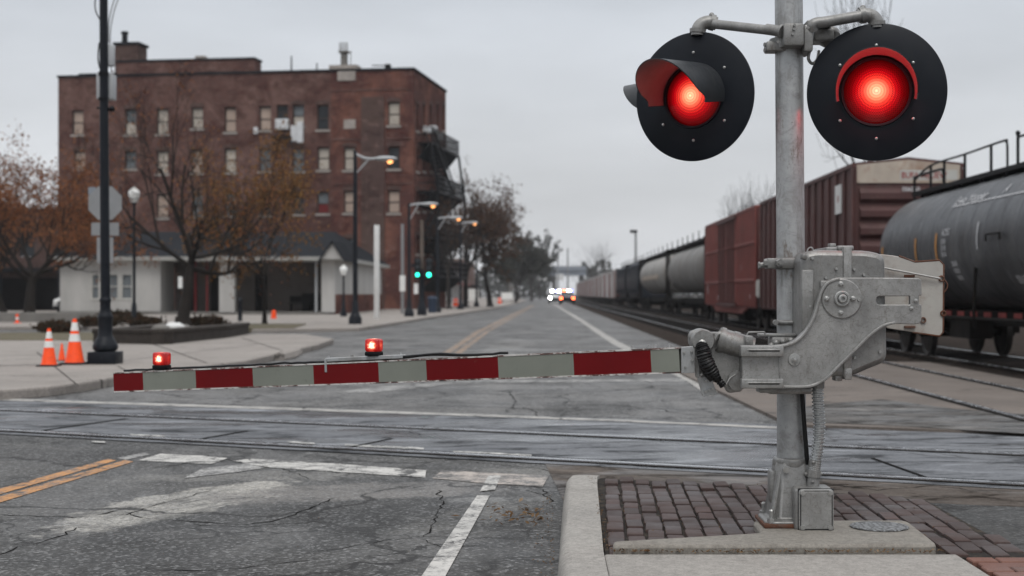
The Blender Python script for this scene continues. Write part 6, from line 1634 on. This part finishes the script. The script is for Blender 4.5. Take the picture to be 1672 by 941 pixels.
# acorn lamps
def acorn(px, py_top, Y, label, lit=True):
    x = WX(px,Y); zt = WZ(py_top,Y); o = thing('globe_lamp', (x,Y,.13), label, 'lamp post', 'globe lamp posts before the depot'); c = (x,Y,0)
    mb = MB(); mb.lathe([(.17,.12),(.17,.3),(.10,.5),(.085,.9),(.055,1.0),(.05,zt-.62),(.09,zt-.60),(.09,zt-.56)], c, 14); mb.build('pole', M['black'], o)
    mb = MB(); mb.lathe([(.09,zt-.56),(.17,zt-.40),(.20,zt-.25),(.18,zt-.16),(.12,zt-.10)], c, 18); g = mb.build('globe', M['acorn'], o)
    mb = MB(); mb.lathe([(.13,zt-.10),(.05,zt-.04),(.015,zt),(.0001,zt+.02)], c, 14); mb.build('finial', M['white'], g)
acorn(219,305,50,'black lamp post with white globe, left of the bare tree'); 
x = WX(561,72)
acorn(561,432,72,'short lamp post with globe beside the depot brick base')
# cobra head street lamps
def cobra(px, py_top, arm_px, py_arm, Y, py_lamp, label):
    x = WX(px,Y); zt = WZ(py_top,Y); xa = WX(arm_px,Y); za = WZ(py_arm,Y); o = thing('street_lamp', (x,Y,.13), label, 'street lamp', 'cobra head street lamps along the left pavement')
    mb = MB(); mb.lathe([(.25,.13),(.25,.35),(.18,.5),(.13,.62),(.12,.95),(.10,1.0)], (x,Y,0), 14); mb.build('base', M['black'], o)
    mb = MB(); mb.tube([(x,Y,.9),(x,Y,zt)], [.10,.07], 12); mb.build('pole', M['black'], o)
    mb = MB(); mb.tube(catmull([(x,Y,zt-.12),(x+(xa-x)*.3,Y,za+.02),(x+(xa-x)*.8,Y,za+.05)],6), .05, 8); mb.tube([(x,Y,zt-.9),(x+(xa-x)*.35,Y,za-.02)], .03, 6)
    mb.build('arm', M['greybox'], o)
    hd = MB(); hd.sphere((xa-.28,Y,za+.02), .2, (2.2,.9,.5), 14, 8); h = hd.build('lamp_head', M['greybox'], o)
    g = MB(); g.sphere((xa-.12,Y,za-.10), .11, (1,1,.75), 12, 8); g.build('bulb', M['lampwarm'], h)
cobra(580,246,642,260,54,264,'tallest cobra head street lamp, in front of the depot end')
cobra(668,332,711,334,72,338,'cobra head street lamp just left of the green signals')
cobra(714,354,752,356,88,360,'cobra head street lamp in front of the fire escape')
cobra(752,363,778,364,106,367,'cobra head street lamp among the first street trees')
cobra(778,380,799,380,128,383,'farthest cobra head street lamp, lit before the leaning tree')
# white pylon and posts
mb = MB(); Y = 66; mb.box(WX(611,Y),WX(619.5,Y),Y-.1,Y+.1,.1,WZ(368,Y),0,.02,2); tag(mb.build('white_post', M['plainwhite'], origin=(WX(615,Y),Y,.1)), 'plain tall white post between the depot and the street lamp', 'post')
Y = 84; o = thing('sign_post', (WX(657,Y),Y,.1), 'pale utility post with a small white sign near the brick building', 'sign post')
mb = MB(); mb.cyl((WX(657,Y),Y,.1),(WX(657,Y),Y,WZ(366,Y)),.10,.09,10); mb.build('post', M['signback'], o); mb = MB(); mb.box(WX(653,Y),WX(662,Y),Y-.14,Y-.11,WZ(476,Y),WZ(450,Y)); mb.build('sign_panel', M['paper'], o)
# traffic signal
Y = 76; sgx = WX(689,Y); o = thing('traffic_signal', (sgx,Y,.1), 'traffic signal with two green lights on a slim pole', 'traffic signal')
mb = MB(); mb.lathe([(.26,.1),(.26,.5),(.17,.75),(.14,1.2)], (sgx,Y,0), 14); mb.cyl((sgx,Y,1.1),(sgx,Y,WZ(440,Y)),.15,.12,12); mb.build('base', M['black'], o)
mb = MB(); mb.cyl((sgx,Y,WZ(440,Y)),(sgx,Y,WZ(360,Y)),.10,.09,10); mb.build('pole', M['signalpole'], o)
mb = MB(); mb.box(WX(672,Y),WX(692,Y),Y-.05,Y+.05,WZ(437,Y),WZ(431,Y)); mb.box(WX(694,Y)-.1,WX(722,Y),Y-.05,Y+.05,WZ(456,Y),WZ(453,Y)); mb.build('arm', M['black'], o)
for px in (682.5,701):
    x = WX(px,Y); zg = WZ(449,Y)
    mb = MB(); mb.box(x-.17,x+.17,Y-.32,Y-.12,zg-.18,zg+.88,0,.03,2)
    for k in range(3): mb.lathe([(.155,.0),(.165,.16)], (x,Y-.32,zg+.35*k), 16, 0, (0,-1,0), R(0), R(180)) if False else mb.lathe([(.15,.0),(.16,.01),(.15,.012)], (x,Y-.32,zg+.35*k), 16, 0, (0,-1,0))
    h = mb.build('signal_housing', M['blackiron'], o)
    mb = MB(); mb.lathe([(.0001,.03),(.08,.02),(.115 if px > 690 else .095,.0)], (x,Y-.322,zg), 18, 0, (0,-1,0)); mb.build('green_lens', M['green'], h)
    mb = MB()
    for k in (1,2): mb.lathe([(.0001,.03),(.10,.02),(.145,.0)], (x,Y-.322,zg+.35*k), 18, 0, (0,-1,0))
    mb.build('dark_lens', M['glass'], h)
mb = MB(); mb.box(WX(676,Y),WX(683,Y),Y-.1,Y-.07,WZ(480,Y),WZ(463,Y)); mb.build('sign_panel', M['paper'], o)
mb = MB(); mb.lathe([(.0001,0),(.22,0),(.26,.1),(.28,.8),(.31,.86),(.25,.98),(.0001,1.02)], (WX(706,86),86,.13), 16); tag(mb.build('litter_bin', M['bluebin'], origin=(WX(706,86),86,.13)), 'dark blue round litter bin behind the traffic signal', 'litter bin')
mb = MB(); x = WX(392,60); mb.lathe([(.12,.1),(.10,.15),(.085,.9),(.11,.95),(.11,1.02),(.06,1.1),(.0001,1.12)], (x,60,0), 14); tag(mb.build('bollard', M['black'], origin=(x,60,.1)), 'short dark bollard in front of the porch pillar', 'bollard')
mb = MB(); Y = 48.8; mb.box(WX(291,Y),WX(298,Y),Y-.02,Y-.015,WZ(471,Y),WZ(452,Y)); tag(mb.build('notice', M['paper'], origin=(WX(295,Y),Y,WZ(460,Y))), 'white paper notice fixed to the bare tree trunk', 'notice')

# far street: shops, posts, overpass
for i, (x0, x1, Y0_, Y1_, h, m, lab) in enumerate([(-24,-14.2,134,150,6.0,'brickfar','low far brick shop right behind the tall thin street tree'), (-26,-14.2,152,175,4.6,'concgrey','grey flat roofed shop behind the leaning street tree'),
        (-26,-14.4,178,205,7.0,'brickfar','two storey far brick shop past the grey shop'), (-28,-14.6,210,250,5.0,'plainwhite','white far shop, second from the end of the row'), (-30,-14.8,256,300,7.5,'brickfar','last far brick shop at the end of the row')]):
    o = thing('shop_building', ((x0+x1)/2,Y0_,0), lab, 'building', 'far shops along the left pavement')
    mb = MB(); TS_ = Matrix(((0,-1,0,x1),(1,0,0,Y0_),(0,0,1,0),(0,0,0,1))); L = Y1_-Y0_; ops_ = []
    k = int(L/4)
    for j in range(k): u = .8+j*(L-1)/k; ops_.append((u,u+2.4,.5,2.6)); 
    if h > 5.5:
        for j in range(k): u = 1.4+j*(L-1)/k; ops_.append((u,u+1.1,3.8,5.3))
    wall_open(mb, TS_, 0, L, 0, h, ops_, .2)
    mb.add([(x0,Y0_,0),(x1,Y0_,0),(x1,Y0_,h),(x0,Y0_,h)], [(0,1,2,3)]); mb.add([(x0,Y0_,h-.3),(x1,Y0_,h-.3),(x1,Y1_,h-.3),(x0,Y1_,h-.3)], [(0,1,2,3)])
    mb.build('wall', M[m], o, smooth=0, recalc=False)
    mb = MB()
    for q in ops_: mb.add([TS_ @ Vector(p) for p in ((q[0],.2,q[2]),(q[1],.2,q[2]),(q[1],.2,q[3]),(q[0],.2,q[3]))], [(0,1,2,3)])
    mb.build('windows', M['glass'], o, smooth=0, recalc=False)
    mb = MB(); mb.box(x1+.003,x1+1.6,Y0_+1,Y1_-1,2.75,2.95); mb.build('awning', M['redtext'] if i % 2 else M['roofdark'], o)
    mb = MB(); mb.box(x0-.1,x1+.1,Y0_-.1,Y1_+.1,h+.002,h+.2); mb.build('coping', M['sill'], o)
for i, (px, pt_, Y, head, lab) in enumerate([(911,404,280,-1,'far light pole with head, left of two above the headlights'), (927,405,285,0,'far plain pole, right of two above the headlights'), (1038,380,185,-1,'light pole rising behind the dark hopper cars')]):
    o = thing('light_pole', (WX(px,Y),Y,0), lab, 'light pole', 'far light poles'); zt = WZ(pt_,Y)
    mb = MB(); mb.cyl((WX(px,Y),Y,0),(WX(px,Y),Y,zt),.2,.14,8); mb.build('pole', M['signback'], o)
    if head: mb = MB(); mb.box(WX(px,Y)-.75,WX(px,Y)+.2,Y-.2,Y+.2,zt-.05,zt+.35,0,.08,2); mb.build('lamp_head', M['blackiron'], o)
o = thing('overpass', (0,400,0), 'far grey overpass crossing the end of the street', 'bridge')
mb = MB(); mb.box(-11,11.5,396,406,6.4,8.0); mb.box(-11,11.5,395.6,396,7.8,9.0); mb.build('deck', M['bluegrey'], o)
for x in (-9.5,2.5,10.2): mb = MB(); mb.box(x-.6,x+.6,398,404,0,6.4); mb.build('pier', M['concgrey'], o)
mb = MB()
for a, b in ((-2.0,.3),(3.0,5.2)): mb.box(a,b,395.2,395.5,5.0,6.8)
mb.build('sign_panel', M['plainwhite'], o)
for i, (px, pt_, pb_, Y, w) in enumerate([(771,472,500,140,1.2),(828,478,500,178,1.4)]):
    o = thing('shop_sign', (WX(px,Y),Y,.1), ['pale board sign on legs under the street trees','pale sign board on legs beyond the leaning tree'][i], 'sign', 'pale boards on the far pavement')
    mb = MB(); mb.box(WX(px,Y)-w/2,WX(px,Y)+w/2,Y-.04,Y+.04,.6,WZ(pt_,Y)); mb.build('board', M['paper'], o)
    mb = MB(); 
    for s in (-1,1): mb.cyl((WX(px,Y)+s*w*.4,Y+.06,.1),(WX(px,Y)+s*w*.4,Y+.06,1.2),.04,.04,6)
    mb.build('leg', M['blackiron'], o)

# ================================================================== VEHICLES FACING US
def car(name, x, Y, label, paint, lights_, beacons, cat='police car', suv=True, group=None):
    o = thing(name, (x,Y,0), label, cat, group)
    h = 1.50 if suv else 1.42
    side = [(0,.42),(0,.86),(.12,.98),(1.15,1.10),(1.95,h-.05),(2.25,h),(4.1,h),(4.55,1.12),(4.8,1.02),(4.85,.45)]
    mb = MB(); b = MB()
    lower = [(0,.36),(-.02,.62),(.08,.92),(1.2,1.07),(4.6,1.10),(4.85,.95),(4.88,.40)]
    mb.extr([(Y+a,z) for a, z in lower], x-.92, x+.92, 'x')
    body = mb.build('body', M[paint], o, bevel=.06)
    n = 4; vs = []
    up = [((1.15,1.0),(1.85,h-.06)),((4.5,1.0),(4.1,h-.06))]
    mb = MB(); mb.add([(x-.86,Y+1.15,1.03),(x+.86,Y+1.15,1.03),(x+.86,Y+4.55,1.06),(x-.86,Y+4.55,1.06),(x-.68,Y+1.9,h-.05),(x+.68,Y+1.9,h-.05),(x+.68,Y+4.1,h-.05),(x-.68,Y+4.1,h-.05)], [(0,1,5,4),(1,2,6,5),(2,3,7,6),(3,0,4,7),(4,5,6,7)])
    mb.build('windows', M['glass'], o, bevel=.03)
    mb = MB(); mb.box(x-.69,x+.69,Y+1.92,Y+4.08,h-.045,h,0,.02,2); mb.build('roof', M[paint], o)
    mb = MB(); mb.box(x-.62,x+.62,Y-.05,Y-.022,.55,.80,0,.01,1); mb.box(x-.85,x+.85,Y-.07,Y-.021,.36,.52,0,.01,1); mb.build('grille', M['blackiron'], o)
    for s in (-1,1):
        for yy in (.95,3.85):
            w = MB(); w.lathe([(.0001,-.11),(.2,-.11),(.33,-.10),(.35,-.06),(.35,.06),(.33,.10),(.2,.11),(.0001,.11)], (x+s*.80,Y+yy,.35), 20, 0, (1,0,0)); w.build('wheel', M['rubber'], o)
        l = MB(); l.sphere((x+s*.70,Y-.03,.76), .13, (1.1,.4,.85), 14, 8); l.build('headlight', M[lights_], o)
    if beacons:
        mb = MB(); mb.box(x-.6,x+.6,Y+2.3,Y+2.6,h+.002,h+.06); bar = mb.build('light_bar', M['blackiron'], o)
        for xx, mm in beacons: q = MB(); q.box(x+xx-.13,x+xx+.13,Y+2.3,Y+2.6,h+.06,h+.22,0,.03,2); q.build('beacon', M[mm], bar)
    return o
car('police_car', 1.36, 182, 'distant white police car with lit headlights and blue beacons', 'plainwhite', 'headlight', ((-.42,'headlight'),(.0,'beaconblue'),(.42,'headlight')))
car('patrol_car', 2.62, 168, 'distant patrol car with orange glowing lights nearest the train', 'carblue', 'headred', ((-.35,'headred'),(.2,'headlight'),(.5,'beaconblue')))
car('parked_car', WX(110,90), 90, 'pale parked car half hidden behind the depot corner', 'plainwhite', 'acorn', None, 'car', False)
# ---- SPLIT parts that stand apart into parts of their own
RENAME = {'pivot_bolts':'pivot_bolt','anchor_bolts':'anchor_bolt','housing_screws':'housing_screw','plate_bolts':'plate_bolt','screws':'lid_screw','windows':'shop_window','door_rods':'door_rod','orange_marks':'orange_mark'}
SPLIT = {'reflective_strip','flange_groove','boot_clip','lamp_rail','lettering','white_mark','infill_panel','coping','end_panel','porch_door','mast_clamp','ledge','antenna','leg','dark_lens','bracket','side_panel','stencil','conduit_fitting','end_frame','pillar','underframe','sign_panel','canopy','placard','number','rusty_edge','gable_roof','roof_walkway'} | set(RENAME)
def split(ob, margin):
    me = ob.data; n = len(me.vertices); par = list(range(n))
    def find(a):
        while par[a] != a: par[a] = par[par[a]]; a = par[a]
        return a
    for e in me.edges:
        a, b = find(e.vertices[0]), find(e.vertices[1])
        if a != b: par[a] = b
    isl = {}
    for i in range(n): isl.setdefault(find(i), []).append(i)
    bx = []
    for k, vs in isl.items():
        P = [me.vertices[i].co for i in vs]
        bx.append([Vector([min(p[a] for p in P) for a in range(3)]), Vector([max(p[a] for p in P) for a in range(3)]), [k]])
    if len(bx) < 2 or len(bx) > 300: return
    gp = list(range(len(bx)))
    def gf(a):
        while gp[a] != a: a = gp[a]
        return a
    for i in range(len(bx)):
        for j in range(i):
            if all(bx[i][0][a]-margin <= bx[j][1][a] and bx[j][0][a]-margin <= bx[i][1][a] for a in range(3)):
                a, b = gf(i), gf(j)
                if a != b: gp[a] = b
    gr = {}
    for i in range(len(bx)): gr.setdefault(gf(i), set()).update(bx[i][2])
    if len(gr) < 2: return
    groups = list(gr.values())
    for gi, g in enumerate(groups):
        mb = MB(); ids = {}
        sm = []
        for p in me.polygons:
            if find(p.vertices[0]) not in g: continue
            f = []
            for v in p.vertices:
                if v not in ids: ids[v] = len(mb.v); mb.v.append(me.vertices[v].co.copy())
                f.append(ids[v])
            mb.f.append(f); mb.m.append(p.material_index)
        nb = mb.build(ob.name.split('.')[0], list(me.materials), ob.parent, origin=(0,0,0), recalc=False)
        nb.location = ob.location; nb.rotation_euler = ob.rotation_euler; nb.matrix_parent_inverse = ob.matrix_parent_inverse
        for m in ob.modifiers:
            if m.type == 'BEVEL': b = nb.modifiers.new('Bevel', 'BEVEL'); b.width = m.width; b.segments = m.segments; b.limit_method = 'ANGLE'; b.angle_limit = m.angle_limit
    bpy.data.objects.remove(ob)
for ob in [o for o in sc.objects if o.type == 'MESH' and o.parent is not None]:
    b = ob.name.split('.')[0]
    if b in RENAME: ob.name = RENAME[b]
    if b in SPLIT and not ob.children: split(ob, .004 if b in RENAME else .35 if b == 'lettering' else .012 if b in ('lamp_rail','boot_clip') else .03)
# ================================================================== SKY, SUN, AIR, CAMERA
w = bpy.data.worlds.new('World'); sc.world = w; w.use_nodes = True
nt = w.node_tree; N, L = nt.nodes, nt.links; N.clear()
out = N.new('ShaderNodeOutputWorld'); bg = N.new('ShaderNodeBackground'); L.new(bg.outputs[0], out.inputs[0])
SUN_EL, SUN_AZ = 56, 178
sky = N.new('ShaderNodeTexSky'); sky.sky_type = 'NISHITA'; sky.sun_disc = False; sky.sun_elevation = R(SUN_EL); sky.sun_rotation = R(SUN_AZ); sky.dust_density = 3; sky.air_density = 1.5
tc = N.new('ShaderNodeTexCoord'); sep = N.new('ShaderNodeSeparateXYZ'); L.new(tc.outputs['Generated'], sep.inputs[0])
# overcast: a cloud layer over nearly all of the sky texture, brighter overhead than at the horizon
rp = N.new('ShaderNodeValToRGB'); L.new(sep.outputs[2], rp.inputs[0]); cr = rp.color_ramp
SK = [(0.0,(7.7,7.85,8.1)),(.10,(7.5,7.75,8.15)),(.22,(6.9,7.3,7.9)),(.45,(9.8,10.2,10.8)),(1.0,(19.5,19.7,20))]
while len(cr.elements) < len(SK): cr.elements.new(.5)
for e, (p, c) in zip(cr.elements, SK): e.position = p; e.color = (*[x/20 for x in c], 1)
mp = N.new('ShaderNodeMapping'); mp.inputs['Scale'].default_value = (1.2,1.2,4.2); L.new(tc.outputs['Generated'], mp.inputs[0])
nz = N.new('ShaderNodeTexNoise'); nz.inputs['Scale'].default_value = 2.2; nz.inputs['Detail'].default_value = 6; nz.inputs['Roughness'].default_value = .5; L.new(mp.outputs[0], nz.inputs[0])
mr = N.new('ShaderNodeMapRange'); mr.inputs[1].default_value = .3; mr.inputs[2].default_value = .7; mr.inputs[3].default_value = 20*.84; mr.inputs[4].default_value = 20*1.16; L.new(nz.outputs[0], mr.inputs[0])
ml = N.new('ShaderNodeVectorMath'); ml.operation = 'SCALE'; L.new(rp.outputs[0], ml.inputs[0]); L.new(mr.outputs[0], ml.inputs['Scale'])
mx = N.new('ShaderNodeMix'); mx.data_type = 'RGBA'; mx.inputs[0].default_value = .93; L.new(sky.outputs[0], mx.inputs[6]); L.new(ml.outputs[0], mx.inputs[7])
L.new(mx.outputs[2], bg.inputs[0]); bg.inputs[1].default_value = .09
sd = bpy.data.lights.new('sun', 'SUN'); sd.energy = 1.25; sd.angle = R(25); sd.color = (1,.97,.93)
so = bpy.data.objects.new('sun', sd); COL.objects.link(so); so.location = (0,0,60)
el, az = R(SUN_EL), R(SUN_AZ)
d = -Vector((math.sin(az)*math.cos(el), math.cos(az)*math.cos(el), math.sin(el)))
so.rotation_euler = d.to_track_quat('-Z','Y').to_euler()
# the air
if HAZE:
    hz_ = MB(); hz_.box(-420,420,-60,1000,-1.2,20.5)
    t = NT('air'); t.n.remove(t.b); v = t.n.new('ShaderNodeVolumePrincipled'); v.inputs['Color'].default_value = (.93,.95,1,1); v.inputs['Density'].default_value = HAZE; v.inputs['Anisotropy'].default_value = .2
    t.l.new(v.outputs[0], t.out.inputs['Volume'])
    tag(hz_.build('haze', t.mat, origin=(0,0,0), smooth=0), 'thin grey winter haze down the street', 'haze', kind='stuff')
cam = bpy.data.cameras.new('camera'); co = bpy.data.objects.new('camera', cam); COL.objects.link(co)
co.location = (0,0,CAMH); co.rotation_euler = (R(90),0,0)
cam.sensor_width = 36; cam.lens = F*36/1672; cam.shift_x = -(PX-836)/1672; cam.shift_y = (PY-470.5)/1672
cam.clip_end = 4000; cam.clip_start = .05
cam.dof.use_dof = True; cam.dof.focus_distance = 6.85; cam.dof.aperture_fstop = 2.7
sc.camera = co
sc.view_settings.view_transform = 'Standard'; sc.view_settings.look = 'None'; sc.view_settings.gamma = 1; sc.view_settings.exposure = 0; sc.view_settings.use_curve_mapping = False
sc.render.engine = 'CYCLES'
cy = sc.cycles; cy.use_denoising = True; cy.max_bounces = 6; cy.diffuse_bounces = 3; cy.glossy_bounces = 3; cy.transmission_bounces = 3; cy.transparent_max_bounces = 8; cy.volume_bounces = 1; cy.sample_clamp_indirect = 4
cy.use_adaptive_sampling = True; cy.adaptive_threshold = .01
